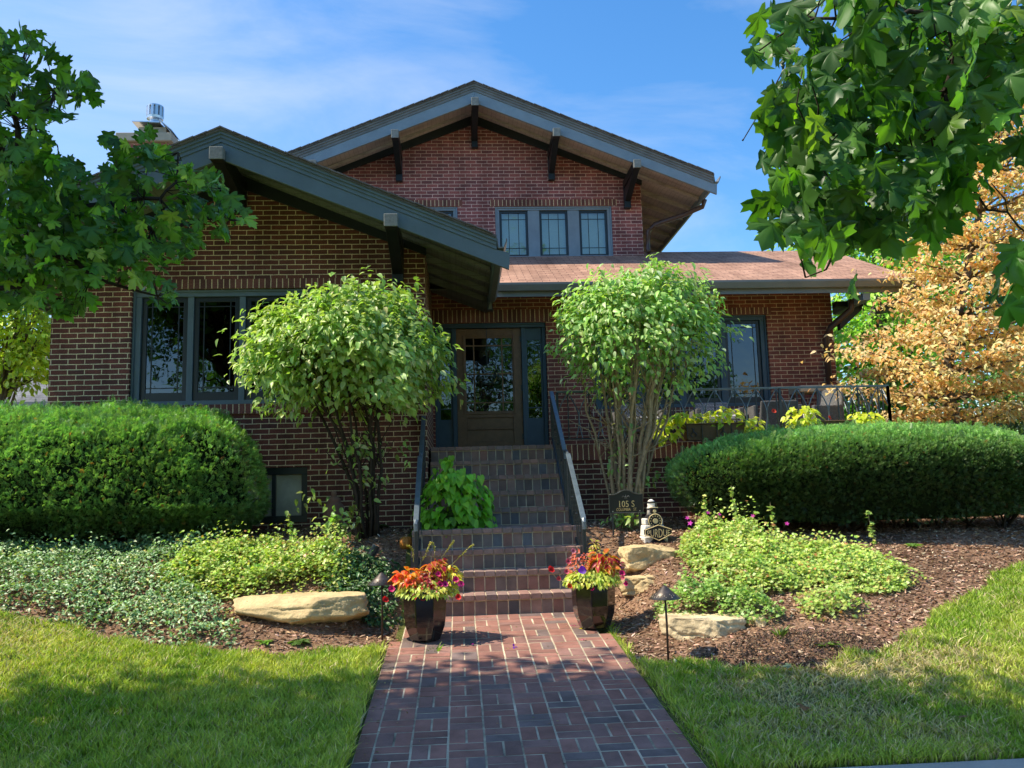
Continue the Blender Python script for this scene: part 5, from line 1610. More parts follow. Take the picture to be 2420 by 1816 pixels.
bz = LZ + .215; bx = LX + .005
m = MB(); disc(m, bx, bz, .074, LY - .085, LY + .15); m.build('boiler', BLK, LOCO, bevel=.004)
m = MB(); m.tube([(bx + .072 * math.cos(a), LY - .087, bz + .072 * math.sin(a)) for a in np.linspace(0, 2 * math.pi, 33)], .0055, 6, cap=False)
disc(m, bx, bz, .027, LY - .10, LY - .086)
for k in range(12):
    a = k * math.pi / 6; m.tube([(bx + .052 * math.cos(a), LY - .091, bz + .052 * math.sin(a)), (bx + .052 * math.cos(a), LY - .084, bz + .052 * math.sin(a))], .0065, 7)
m.build('boiler_ring', GLD, LOCO)
m = MB(); m.lathe([(.052, .28), (.046, .33), (.050, .35), (.040, .37), (.043, .40), (.036, .425), (.012, .445)], (bx - .012, LY + .02, LZ), 18); m.build('smokestack', WHT, LOCO, smooth=True)
m = MB(); m.lathe([(.0475, .405), (.0475, .422)], (bx - .012, LY + .02, LZ), 18); m.lathe([(.053, .335), (.0545, .349)], (bx - .012, LY + .02, LZ), 18); m.build('stack_band', BLK, LOCO)
m = MB(); m.box(bx - .042, bx + .036, LY - .075, LY - .01, LZ + .297, LZ + .352); m.build('lamp_box', BLK, LOCO, bevel=.004)
m = MB(); disc(m, bx - .002, LZ + .318, .017, LY - .088, LY - .076); m.box(bx - .045, bx + .039, LY - .078, LY - .008, LZ + .353, LZ + .359); m.build('headlamp', GLD, LOCO)
sz = LZ + .098
hexp = lambda k: [(LX + .018 - .145 * k, sz - .022 * k), (LX + .018 - .145 * k, sz + .028 * k), (LX + .018, sz + .078 * k), (LX + .018 + .145 * k, sz + .028 * k), (LX + .018 + .145 * k, sz - .022 * k), (LX + .018, sz - .088 * k)]
m = MB(); m.prism_y(hexp(1.0)[::-1], LY - .155, LY - .10); sh = m.build('shield', BLK, LOCO, bevel=.003)
m = MB(); q = [(a, LY - .157, b) for a, b in hexp(.97)]; m.tube(q + [q[0]], .0045, 6); m.build('shield_rim', GLD, sh)
m = MB()
cxs = LX + .018
def plaque(x, zz):
    k = 1 - abs(x) / .145
    return (zz - .026) * (.95 + .95 * max(0, k)) - .006
text_geo(m, 'PURDUE', .072, cxs, LY - .1555, sz, depth=.004, sx=.92, shear=plaque); m.build('lettering', GLD, sh)
m = MB(); m.hexa([(cxs - .08, LY - .15, LZ - .01), (cxs + .08, LY - .15, LZ - .01), (cxs + .09, LY - .06, LZ - .01), (cxs - .09, LY - .06, LZ - .01), (cxs - .04, LY - .12, LZ + .03), (cxs + .04, LY - .12, LZ + .03), (cxs + .06, LY - .06, LZ + .04), (cxs - .06, LY - .06, LZ + .04)])
m.build('cowcatcher', BLK, LOCO, bevel=.004)

# ------------------------------------------------------------------ small ornaments
CLAY = mat('pinkish_clay', (.26, .15, .11), .85, .15, var=.2, bump=.3)
ox, oy = -1.50, 10.2; oz = gz(ox, oy)
m = MB(); m.lathe([(.07, -.02), (.10, .02), (.125, .12), (.13, .20), (.11, .27), (.075, .30), (.085, .32), (.075, .345), (.04, .37), (.028, .385), (.034, .405), (.026, .425), (.005, .435)], (ox, oy, oz), 22)
tag(m.build('clay_ornament', CLAY, smooth=True), 'clay garden ornament with a knobbed lid behind the left shrub', 'ornament')
m = MB(); P = at(877, 1173, 9.15); gzz = gz(P[0], P[1])
for k in range(10):
    a = k * 2 * math.pi / 10
    m.tube([(P[0] + .045 * math.cos(a) * math.sin(t_), P[1] + .045 * math.sin(a) * math.sin(t_), P[2] - .055 * math.cos(t_)) for t_ in np.linspace(.1, 3.0, 9)], [.012, .022, .028, .031, .032, .031, .028, .022, .012], 7)
g_ = thing('pumpkin', (P[0], P[1], P[2] - .075), 'small orange pumpkin at the left end of the landing', 'pumpkin')
m.build('flesh', mat('pumpkin_skin', (.50, .19, .03), .5, .35, var=.15), g_, smooth=True)
m = MB(); m.tube([(P[0], P[1], P[2] + .05), (P[0] + .01, P[1], P[2] + .09)], [.01, .006], 6); m.build('stalk', BARK_T, g_)

WREATH = thing('door_wreath', (.465, 13.22, 3.045), 'thin gold hoop wreath with sparse leaves hanging on the front door', 'wreath')
m = MB(); m.tube([(.465 + .15 * math.cos(a), 13.235, 3.03 + .15 * math.sin(a)) for a in np.linspace(0, 2 * math.pi, 41)], .004, 5, cap=False); m.build('hoop', GOLD, WREATH)
m = MB(); m.box(.459, .471, 13.238, 13.242, 3.18, 3.79); m.build('strap', IRON, WREATH)
n = 46; a = np.concatenate([rng.uniform(R(150), R(250), 23), rng.uniform(R(290), R(390), 23)])
P = np.stack([.465 + .15 * np.cos(a), np.full(n, 13.225), 3.03 + .15 * np.sin(a)], 1) + rng.normal(0, .014, (n, 3))
scatter('leaves', OVATE, P, np.tile([0, -1., .2], (n, 1)) + .4 * rdir(n), rdir(n) * np.array([1, .2, 1]), rng.uniform(.04, .07, n), cols(n, (1, (.055, .075, .05)), (1, (.08, .10, .06))), LEAF, WREATH)

# ------------------------------------------------------------------ terrace furniture
WICK = brick_mat('dark_wicker', (.21, .205, .205), (.15, .148, .15), (.05, .05, .05), bw=.03, rh=.012, ms=.0012, rough=.6, bump=.8)
WICKL = brick_mat('grey_wicker', (.46, .46, .47), (.38, .38, .40), (.06, .06, .07), bw=.022, rh=.022, ms=.004, rough=.6, bump=.8)
CUSH = brick_mat('striped_cushion', (.62, .60, .56), (.58, .56, .52), (.30, .13, .12), bw=60, rh=.045, ms=.004, rough=.9, bump=.2, var=.1)


def chair(x, y, rz, label, back, h=.68, sw=.56):
    t = thing('wicker_chair', (x, y, PZ), label, 'chair', 'wicker chairs on the terrace')
    ca, sa = math.cos(rz), math.sin(rz); Rm = np.array([[ca, -sa, 0], [sa, ca, 0], [0, 0, 1]])
    def put(mb_):
        mb_.v = [tuple(Rm @ np.array(p) + np.array([x, y, PZ])) for p in mb_.v]; return mb_
    m = MB(); m.box(-sw / 2, sw / 2, -.28, .26, .20, .34); m_o = put(m).build('seat', WICK, t, bevel=.015)
    m = MB(); m.hexa([(-sw / 2, .20, .20), (sw / 2, .20, .20), (sw / 2, .27, .20), (-sw / 2, .27, .20), (-sw / 2 + .02, .30, h), (sw / 2 - .02, .30, h), (sw / 2 - .02, .345, h), (-sw / 2 + .02, .345, h)]); put(m).build('backrest', back, t, bevel=.02)
    for sg in (-1, 1):
        m = MB(); m.box(sg * (sw / 2 + .03) - .035, sg * (sw / 2 + .03) + .035, -.28, .24, .20, .52); put(m).build('armrest', WICK, t, bevel=.015)
        for yy in (-.25, .22):
            m = MB(); m.box(sg * (sw / 2) - .022, sg * (sw / 2) + .022, yy - .022, yy + .022, 0, .20); put(m).build('leg', IRON, t)
    m = MB(); m.box(-sw / 2 + .01, sw / 2 - .01, -.27, .19, .342, .42); put(m).build('seat_cushion', CUSH, t, bevel=.025)
    return t


chair(2.60, 12.1, R(6), 'pale wicker chair on the terrace behind the shrub stems', WICKL, .67)
chair(3.77, 12.1, R(-4), 'patterned grey wicker chair under the terrace window', WICKL, .66)
chair(4.50, 11.75, R(175), 'dark wicker chair with striped cushion in the middle of the terrace', WICK, .57)
chair(5.25, 12.1, R(-75), 'dark wicker armchair at the right end of the terrace', WICK, .80, .60)
tb = thing('side_table', (5.56, 12.65, PZ), 'tan topped table by the terrace corner', 'table')
m = MB(); m.box(5.20, 5.90, 12.42, 12.9, PZ + .80, PZ + .90); m.build('tabletop', mat('tan_tabletop', (.42, .33, .23), .6, .3, var=.15), tb, bevel=.015)
for xx in (5.25, 5.85):
    for yy in (12.47, 12.85):
        m = MB(); m.box(xx - .02, xx + .02, yy - .02, yy + .02, PZ, PZ + .80); m.build('leg', IRON, tb)

# window boxes with sweet potato vine
BOXM = mat('bronze_box', (.17, .095, .042), .55, .35, .1, var=.3, vscale=14, bump=.3)
VINE = [(5, (.62, .68, .05)), (3, (.74, .76, .09)), (1.2, (.40, .50, .05))]


def box_planter(x0, x1, y, label, clumps, vlabs):
    t = thing('planter_box', ((x0 + x1) / 2, y, PZ), label, 'planter box', 'planter boxes along the terrace edge')
    m = MB(); m.hexa([(x0 + .03, y - .08, PZ - .005), (x1 - .03, y - .08, PZ - .005), (x1 - .03, y + .10, PZ - .005), (x0 + .03, y + .10, PZ - .005), (x0, y - .11, PZ + .20), (x1, y - .11, PZ + .20), (x1, y + .12, PZ + .20), (x0, y + .12, PZ + .20)])
    m.box(x0 - .012, x1 + .012, y - .125, y + .132, PZ + .195, PZ + .212); m.build('box', BOXM, t, bevel=.006)
    m = MB(); k = int((x1 - x0) / .19)
    for i in range(k):
        c = x0 + (i + .5) * (x1 - x0) / k
        if i % 2 == 0:
            for sg in (-1, 1):
                pts = [(c + sg * (.012 + .035 * (1 - u) * math.sin(u * 7)), y - .108 + .012 * 0 - .03 * (0), PZ + .04 + .12 * u) for u in np.linspace(0, 1, 12)]
                m.tube(pts, .005, 5)
        m.box(c - .085, c - .078, y - .112, y - .10, PZ + .02, PZ + .19)
    m.build('scrollwork', IRON, t)
    for (cx_, cy_, cz_, rx_, rz_, n_), lab in zip(clumps, vlabs):
        v = thing('sweet_potato_vine', (cx_, cy_, cz_), lab, 'plant', 'lime green vines in the planter boxes')
        d = rdir(n_ * 2)[:n_]; P = np.array([cx_, cy_, cz_]) + d * np.array([rx_, .13, rz_]) * (1 - np.abs(rng.normal(0, .25, n_)))[:, None]
        scatter('foliage', HEART, P, unit(d + np.array([0, -.5, .6]) + .4 * rdir(n_)), unit(d * np.array([1, 1, .2]) + np.array([0, -.2, -.5]) + .4 * rdir(n_)), rng.uniform(.05, .095, n_), cols(n_, *VINE), LEAF, v)


box_planter(2.92, 3.70, 10.78, 'bronze planter box on the terrace edge behind the shrub', [(2.70, 10.72, 1.93, .20, .20, 110), (2.98, 10.74, 2.06, .22, .09, 60), (3.45, 10.74, 2.07, .26, .12, 90), (3.80, 10.70, 1.95, .17, .11, 55)],
            ['lime vine hanging over the left end of the left box', 'lime vine topping the left part of the left box', 'lime vine mound in the middle of the left box', 'lime vine trailing off the right end of the left box'])
box_planter(4.72, 5.24, 10.78, 'bronze planter box on the terrace edge nearest its corner', [(4.50, 10.72, 2.00, .26, .20, 150), (5.34, 10.74, 2.00, .25, .10, 90)], ['tallest lime vine left of the right box', 'lime vine at the right end of the right box'])
for p, lab in (((1683, 868), 'red flower in the left planter box'), ((1793, 882), 'red flower in the right planter box')):
    q = at(p[0] if p[0] > 1700 else 1672, p[1] + 20, 10.7); petunia(q, (.7, .06, .03), lab, .03)

# ------------------------------------------------------------------ litter and weeds
def weed(x, y, n, s, label, colr, tm=OVATE, up=.5):
    z = gz(x, y); a = np.arange(n) * 2.4
    yd = np.stack([np.cos(a), np.sin(a), np.full(n, up) + rng.normal(0, .15, n)], 1)
    o = scatter('weed', tm, np.tile([x, y, z + .005], (n, 1)), np.tile([0, 0, 1.], (n, 1)), yd, rng.uniform(s * .7, s * 1.2, n), cols(n, (1, colr)), LEAF)
    tag(o, label, 'weed')


NARROW = (DIA[0] * np.array([.25, 1, 1]), DIA[1])
weed(2.72, 6.35, 9, .10, 'rosette weed in the dark soil of the right bed', (.15, .26, .06)); weed(2.42, 6.5, 12, .13, 'tuft of grass blades beside the flat stone', (.16, .24, .06), NARROW, 1.2)
weed(-1.62, 7.22, 12, .08, 'bright green seedling in the mulch below the left slab', (.18, .34, .05)); weed(-1.35, 7.25, 26, .10, 'low sprawling weed under the left slab', (.12, .2, .05), OVATE, .3)
weed(4.75, 8.75, 10, .10, 'pale green seedling before the right hedge', (.2, .34, .08)); weed(-.23, 7.02, 7, .13, 'grass tuft at the foot of the left planter', (.2, .3, .06), NARROW, 1.6)
weed(-2.28, 8.95, 9, .16, 'feathery weed before the right end of the left hedge', (.07, .15, .05)); weed(-.98, 10.3, 40, .12, 'leafy vine against the wing wall behind the left shrub', (.05, .10, .03))


def fallen(x, y, s, col_, label):
    z = gz(x, y) + .045
    o = scatter('fallen_leaf', MAPLE, [[x, y, z]], [[.2, -.3, .9]], [[rng.normal(), rng.normal(), 0]], s, [col_], DRY); tag(o, label, 'leaf')


fallen(2.08, 5.25, .075, (.30, .15, .06), 'curled brown leaf on the right lawn'); fallen(2.28, 5.95, .065, (.18, .26, .16), 'pale green leaf lying on the dry patch')
fallen(1.36, 5.42, .07, (.20, .30, .08), 'yellow green leaf at the right edge of the path'); fallen(2.92, 4.95, .06, (.30, .17, .08), 'small brown leaf at the right of the lawn')
P = (1.56, 6.33); m = MB(); m.lathe([(.012, -.03), (.014, .04), (.010, .05)], (P[0], P[1], gz(*P)), 10); tag(m.build('sprinkler_head', mat('white_plastic', (.6, .58, .52), .5)), 'small white sprinkler cap at the foot of the right path light', 'sprinkler')

# dry bits swept against the edges of the path and over the beds
n = 420
ex = np.concatenate([rng.normal(-.57, .06, 170), rng.normal(1.30, .06, 120), rng.uniform(-.5, 1.2, 130)]); ey = rng.uniform(4.5, 8.1, n)
ez = np.where((ex > -.60) & (ex < 1.26), np.array([path_z(v) for v in ey]) + .004, height(ex, ey) + .012)
o = scatter('leaf_litter', DIA, np.stack([ex, ey, ez], 1), np.tile([0, 0, 1.], (n, 1)) + .35 * rdir(n), rdir(n) * np.array([1, 1, .2]), rng.uniform(.008, .026, n), cols(n, (3, (.34, .24, .13)), (2, (.22, .14, .08)), (1, (.42, .36, .16)), (.6, (.18, .24, .07))), DRY)
tag(o, 'dry leaf bits scattered along the edges of the brick path', 'leaf litter', kind='stuff')
# ------------------------------------------------------------------ trees
def inside(poly, u, v):
    A = np.array(poly, float); ins = np.zeros(len(u), bool); j = len(A) - 1
    for i in range(len(A)):
        c = ((A[i, 1] > v) != (A[j, 1] > v)) & (u < (A[j, 0] - A[i, 0]) * (v - A[i, 1]) / (A[j, 1] - A[i, 1] + 1e-12) + A[i, 0])
        ins ^= c; j = i
    return ins


def bend(a, b, k, amp, st):
    a = np.array(a, float); b = np.array(b, float)
    pts = [a + (b - a) * u + (st.normal(0, amp, 3) if 0 < u < 1 else 0) for u in np.linspace(0, 1, k)]
    return pts


def crown_points(cen, rad, nclump, per, sig, st, keep=None, shell=.35):
    d = unit(st.normal(0, 1, (nclump, 3)))
    c = np.array(cen) + d * np.array(rad) * np.clip(1 - np.abs(st.normal(0, shell, (nclump, 1))), .1, 1.05)
    P = (c[:, None] + st.normal(0, 1, (nclump, per, 3)) * np.array(sig)).reshape(-1, 3)
    n = np.repeat(d, per, 0)
    if keep is not None: k = keep(P); P, n = P[k], n[k]
    return P, n, c


def off_frame(P):
    u, v, f = px(P)
    return ~((f > 0) & (u > -90) & (u < 2300) & (v > -110) & (v < 1750))


MG = [(6, (.06, .14, .03)), (3, (.09, .19, .04)), (2, (.042, .105, .03)), (.35, (.22, .30, .06))]


def bough_gap(P):
    x_ = P[:, 0] + (P[:, 2] - 3) * .67; y_ = P[:, 1] + (P[:, 2] - 3) * .05
    return ~((x_ > -2.6) & (x_ < -.2) & (y_ > 3.2) & (y_ < 4.55) & (rng.rand(len(P)) < .45))


def street_maple(base, h0, cen, rad, polys, nclump, label, seed, lo, hi, size, hang, group='street maples reaching into the view', extra=(), gap=None):
    st = np.random.RandomState(seed)
    base = np.array(base, float); base[2] = gz(base[0], base[1]) - .05
    t = thing('maple_tree', base, label, 'tree', group)
    top = np.array([base[0] + .2, base[1], h0])
    m = MB(); m.tube([base, base + np.array([.03, 0, .25]), (base + top) / 2 + np.array([.05, .03, 0]), top, np.array(cen) + np.array([0, 0, .3 * rad[2]])], [.30, .22, .19, .17, .06], 12); m.build('trunk', BARK, t, smooth=True)
    P, d, c = crown_points(cen, rad, nclump, 26, (.34, .34, .26), st, off_frame)
    if extra:
        for c2, r2, n2 in extra:
            P2, d2, cc2 = crown_points(c2, r2, n2, 26, (.34, .30, .24), st, off_frame, shell=.45)
            P = np.vstack([P, P2]); d = np.vstack([d, d2]); c = np.vstack([c, cc2])
    if gap is not None: k = gap(P); P, d = P[k], d[k]
    n = len(P)
    scatter('crown', MAPLE_LO, P, unit(d * .4 + np.array([0, 0, .8]) + .6 * rdir(n)), unit(rdir(n) + np.array([0, 0, -.5])), rng.uniform(.10, .15, n), cols(n, *MG), MAPLEM, t)
    # limbs
    mb = MB()
    for k in range(0, len(c), 9):
        if not off_frame(c[k:k + 1])[0]: continue
        a = top + (np.array(cen) - top) * st.uniform(0, .8); mb.tube(bend(a, c[k], 5, .10, st), [.05, .04, .028, .018, .008], 6)
    mb.build('limb', BARK_D, t, smooth=True)
    # the visible sprays
    for poly, dep, cnt, entry in polys:
        A = np.array(poly); u = st.uniform(A[:, 0].min(), A[:, 0].max(), cnt * 6); v = st.uniform(A[:, 1].min(), A[:, 1].max(), cnt * 6)
        k = inside(poly, u, v); u, v = u[k][:cnt], v[k][:cnt]
        Y = st.uniform(dep[0], dep[1], len(u))
        Q = np.array([at(a, b, y_) for a, b, y_ in zip(u, v, Y)])
        n = len(Q)
        nn = unit(np.stack([st.normal(0, .6, n), st.normal(-.45 * hang, .5, n), st.normal(.8 - .3 * hang, .5, n)], 1))
        tt = unit(np.stack([st.normal(lo, .6, n), st.normal(-.2, .5, n), st.normal(-.35 - .8 * hang, .4, n)], 1))
        scatter('leaf_spray', MAPLES, Q - tt * .05, nn, tt, st.uniform(size[0], size[1], n), cols(n, *hi), MAPLEM, t)
        for br in entry:
            mb = MB()                                   # limb with its twigs
            pts = [at(*q) for q in br]; pp = []
            for a, b in zip(pts[:-1], pts[1:]): pp += bend(a, b, 4, .012, st)[:-1]
            pp.append(pts[-1]); r0 = .016 if dep[0] > 3 else .0085
            mb.tube(pp, list(np.linspace(r0, r0 * .25, len(pp))), 6)
            pp = np.array(pp)
            for q in Q[::2]:
                dd = np.linalg.norm(pp - q, axis=1); i = int(dd.argmin())
                if .04 < dd[i] < .22: mb.tube([pp[i], (pp[i] + q) / 2 + st.normal(0, .015, 3), q], [.0032, .0024, .0016], 4)
            mb.build('branch', BARK_D, t, smooth=True)
    if hang > .5:                                       # one bare dead twig hanging past the leaves
        tw = MB(); tw.tube([at(1695, 140, 2.3), at(1688, 160, 2.3), at(1652, 225, 2.3), at(1607, 300, 2.3), at(1604, 304, 2.3)], [.0022, .002, .0018, .0016, .003], 5); tw.build('bare_twig', BARK_D, t)
    return t


polyL = [(-60, 62), (60, 70), (120, 90), (135, 140), (235, 205), (215, 225), (150, 215), (165, 262), (105, 270), (130, 330), (170, 375), (205, 410), (232, 345), (228, 300), (330, 285), (350, 325), (405, 360), (470, 378), (505, 425), (548, 480), (500, 520), (440, 500), (420, 545), (360, 570), (395, 640), (340, 690), (330, 620), (260, 610), (285, 560), (200, 600), (205, 680), (120, 690), (60, 640), (-60, 700)]
polyL2 = [(-60, 300), (150, 350), (230, 420), (300, 470), (330, 560), (250, 590), (180, 640), (100, 660), (-60, 690)]
brL = [[(-120, 560, 3.7), (60, 520, 3.8), (240, 435, 4.0), (345, 430, 4.0), (380, 395, 4.05), (385, 330, 4.1)], [(240, 435, 4.0), (330, 500, 4.0), (440, 470, 4.1), (535, 482, 4.1)], [(-120, 300, 3.9), (40, 330, 4.0), (120, 200, 4.1), (215, 208, 4.2)],
       [(60, 520, 3.8), (200, 600, 3.9), (340, 640, 4.0)], [(-120, 640, 3.7), (40, 620, 3.8), (170, 665, 3.9)], [(40, 330, 4.0), (30, 180, 4.1), (60, 90, 4.2)]]
street_maple((-4.9, 2.6, 0), 3.2, (-6.0, 1.6, 6.1), (2.8, 2.6, 2.2), [(polyL, (3.6, 4.5), 950, brL), (polyL2, (3.4, 4.4), 430, [])], 240, 'left maple whose leafy boughs cross in front of the wing gable', 11, .25,
             [(6, (.075, .165, .030)), (3, (.12, .235, .042)), (2, (.045, .11, .026)), (1.2, (.25, .39, .06))], (.056, .092), .25, extra=(((-4.5, 4.4, 6.4), (3.8, 1.65, 1.15), 820),), gap=bough_gap)
polyR = [(1735, -40), (1740, 15), (1650, 45), (1612, 130), (1690, 160), (1700, 190), (1655, 225), (1660, 300), (1640, 345), (1690, 400), (1625, 450), (1630, 500), (1675, 520), (1712, 520), (1722, 570), (1758, 585), (1800, 560), (1850, 515), (1905, 530), (1985, 555), (2040, 530), (2055, 480), (2085, 450), (2120, 410), (2170, 440), (2130, 300), (2180, 250), (2280, 200), (2280, -40)]
polyR2 = [(1680, 200), (1950, 20), (2280, -40), (2280, 180), (2100, 300), (2060, 420), (1900, 520), (1760, 560), (1690, 420)]
polyR3 = [(2095, 640), (2140, 560), (2250, 480), (2280, 700), (2180, 690), (2150, 600)]
polyR4 = [(2140, 330), (2280, 260), (2280, 330), (2190, 360)]
brR = [[(2160, -120, 2.2), (2060, 0, 2.2), (2040, 200, 2.25), (2060, 320, 2.3), (2110, 420, 2.35), (2200, 490, 2.4), (2300, 560, 2.45)], [(2060, 0, 2.2), (1900, 60, 2.2), (1760, 40, 2.25), (1640, 110, 2.3)], [(2040, 200, 2.25), (1900, 280, 2.3), (1760, 310, 2.3), (1680, 400, 2.35)],
       [(2060, 320, 2.3), (1960, 420, 2.35), (1850, 500, 2.4), (1740, 600, 2.4)]]
street_maple((3.6, .6, 0), 2.9, (5.2, -.6, 6.0), (3.6, 3.4, 2.2), [([(1838, 625), (1850, 625), (1850, 640), (1838, 640)], (2.05, 2.06), 1, []), (polyR, (1.9, 2.7), 500, brR), (polyR2, (2.2, 2.9), 280, []), (polyR3, (1.9, 2.3), 12, []), (polyR4, (1.9, 2.3), 5, [])], 150, 'right maple with large dark leaves hanging close to the camera', 23, -.15,
             [(6, (.058, .135, .028)), (3, (.085, .19, .036)), (2, (.035, .09, .024)), (.7, (.20, .36, .055))], (.058, .108), .85)


def far_tree(base, cen, rad, n, size, colours, label, m=LEAF, tm=DIA, trunk=.14, barkm=BARK, group=None, name='tree', nclump=None, sig=None, cat='tree', flat=0.0, shell=.3, seed=1):
    st = np.random.RandomState(seed)
    b = np.array([base[0], base[1], gz(base[0], base[1]) - .05])
    t = thing(name, b, label, cat, group)
    nclump = nclump or 160; per = max(4, n // nclump)
    P, d, c = crown_points(cen, rad, nclump, per, sig or (rad[0] * .11, rad[1] * .11, rad[2] * .10), st, shell=shell)
    k = len(P)
    nn = unit(d * .5 + np.array([-.3, -.35, .75]) + .55 * rdir(k)); tt = unit(d * np.array([1, 1, .2]) + np.array([0, 0, -.35]) + .6 * rdir(k))
    if flat: nn = unit(np.array([0, -.25, 1.]) + .45 * rdir(k)); tt = unit(d * np.array([1, 1, 0]) + .6 * rdir(k) * np.array([1, 1, .3]))
    tone = np.repeat(st.uniform(.6, 1.25, nclump), per)[:, None]
    scatter('crown', tm, P, nn, tt, rng.uniform(size * .7, size * 1.3, k), cols(k, *colours) * tone, m, t)
    mb = MB(); top = np.array(cen) + np.array([0, 0, rad[2] * .5])
    mb.tube(bend(b, top, 6, .04, st), list(np.linspace(trunk, trunk * .25, 6)), 8)
    for i in range(0, nclump, 6):
        u = st.uniform(.3, .85); a = b + (top - b) * u
        mb.tube(bend(a, c[i], 4, .05, st), [trunk * .3, trunk * .2, trunk * .12, .01], 5)
    mb.build('trunk', barkm, t, smooth=True)
    return t


# the scorched dogwood right of the house: tiers of tan and yellow leaves
st = np.random.RandomState(4)
DG = [(5, (.84, .58, .25)), (3, (.88, .70, .38)), (2, (.74, .42, .15)), (1.8, (.80, .70, .32)), (.5, (.46, .46, .12))]
bx, by = 6.98, 11.5; bz = gz(bx, by)
t = thing('dogwood_tree', (bx, by, bz), 'scorched orange and tan leaved tree in tiers right of the terrace', 'tree')
m = MB(); m.tube([(bx, by, bz - .05), (bx + .02, by, bz + .6), (bx + .05, by, 1.9), (bx - .02, by + .05, 2.6), (bx + .45, by + .1, 4.0), (bx + 1.2, by + .1, 6.4)], [.15, .12, .11, .09, .06, .02], 10)
LP = []
for z_, R0, nb, cnt in ((2.15, 1.25, 9, 420), (2.55, 1.65, 10, 520), (2.95, 1.85, 11, 620), (3.35, 1.5, 10, 520), (3.8, 1.35, 9, 480), (4.3, 1.25, 9, 440), (4.8, 1.25, 8, 440), (5.35, 1.2, 8, 420), (5.9, 1.1, 8, 380), (6.4, .9, 7, 320), (6.9, .6, 6, 220)):
    ox_ = bx + .34 * max(0, z_ - 2.6) + .12
    for k in range(nb):
        a = 2 * math.pi * k / nb + st.uniform(-.3, .3); L_ = R0 * st.uniform(.7, 1.12)
        e = np.array([ox_ + math.cos(a) * L_, by + math.sin(a) * L_ * .8, z_ + st.normal(.02, .06)]); s0 = np.array([bx + .28 * max(0, z_ - 2.6), by, z_ - .25])
        pts = bend(s0, e, 5, .03, st); m.tube(pts, [.022, .017, .012, .008, .004], 5)
        for _ in range(cnt // nb * 4):
            u = st.uniform(.22, 1.03) ** .7; p_ = s0 + (e - s0) * u; LP.append(p_ + st.normal(0, 1, 3) * np.array([.14, .14, .04]) * (.5 + u))
m.build('trunk', BARK, t, smooth=True)
LP = np.array(LP); n = len(LP)
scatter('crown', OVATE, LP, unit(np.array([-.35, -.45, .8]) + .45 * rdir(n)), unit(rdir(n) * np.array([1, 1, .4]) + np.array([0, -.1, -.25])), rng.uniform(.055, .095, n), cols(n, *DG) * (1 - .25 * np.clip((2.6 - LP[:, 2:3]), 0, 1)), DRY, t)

LIME_T = [(5, (.32, .58, .06)), (3, (.42, .66, .09)), (2, (.2, .4, .05))]
DEEP = [(5, (.13, .28, .05)), (3, (.19, .38, .07)), (2, (.075, .17, .04))]
gR = 'green trees behind the house on the right'
far_tree((9.3, 17.5), (9.2, 17.5, 4.6), (2.1, 1.6, 3.4), 9000, .15, LIME_T, 'bright green tree seen beyond the right end of the eave', group=gR, seed=2)
far_tree((11.5, 21), (11.3, 21, 7.2), (2.6, 2.0, 3.6), 8000, .18, LIME_T, 'tall yellow green tree behind the hanging maple leaves', group=gR, seed=3)
far_tree((14.5, 18), (14.2, 18, 6.5), (2.6, 2.2, 5.2), 9000, .18, DEEP, 'dark green tree behind the upper part of the scorched tree', group=gR, seed=4)
far_tree((8.4, 15.2), (8.3, 15.0, 1.9), (1.5, .9, 1.5), 5200, .11, DEEP, 'dark bushy shrub between the terrace corner and the scorched tree', group=gR, seed=5, trunk=.05, name='shrub', cat='shrub')
far_tree((11.2, 15.5), (11.0, 15.5, 2.2), (1.9, 1.0, 1.8), 5200, .12, DEEP, 'dark green shrub mass behind the scorched tree trunk', group=gR, seed=6, trunk=.05, name='shrub', cat='shrub')
far_tree((-9.6, 17.5), (-8.95, 17.5, 4.85), (.95, .9, 1.25), 3600, .16, [(5, (.50, .60, .06)), (3, (.62, .70, .10)), (2, (.3, .42, .05))], 'yellow green tree beyond the left corner of the house', seed=7)
far_tree((-12.6, 27), (-12.6, 27, 4.2), (2.4, 2, 3.2), 4500, .22, DEEP, 'dark tree behind the neighbouring roof', seed=8)
far_tree((9.2, 12.9), (9.2, 12.9, 1.5), (.9, .6, .9), 2400, .10, [(3, (.10, .17, .06)), (2, (.16, .22, .10))], 'grey green low shrub right of the scorched tree trunk', seed=9, trunk=.03, name='shrub', cat='shrub')
# low planting against the far fence line
far_tree((18, 26), (17.5, 26, 4.5), (5.5, 2.5, 4.5), 9000, .25, DEEP, 'wide dark tree closing the view on the far right', group=gR, seed=10)

# neighbour's house on the left
NB = thing('neighbour_house', (-13.5, 24, .4), 'neighbouring house with a pale grey shingle roof at the far left', 'house')
m = MB(); m.box(-18, -9.0, 22.6, 30, .2, 3.9); m.build('wall', mat('grey_siding', (.30, .30, .29), .8, var=.1), NB)
m = MB()
m.face([(-18.5, 22, 3.35), (-8.4, 22, 3.35), (-9.8, 26, 5.9), (-18.5, 26, 5.9)]); m.face([(-18.5, 30.6, 3.35), (-18.5, 26, 5.9), (-9.8, 26, 5.9), (-8.4, 30.6, 3.35)]); m.face([(-8.4, 22, 3.35), (-8.4, 30.6, 3.35), (-9.8, 26, 5.9)])
m.face([(-18.5, 22, 3.3), (-18.5, 30.6, 3.3), (-8.4, 30.6, 3.3), (-8.4, 22, 3.3)])
ro = m.build('roof', GSHING, NB)
m = MB(); m.bar((-11.95, 21.9, 4.0), (-10.75, 21.9, 4.95), .14, .2); m.build('dormer_rake', TRIM_W, ro)

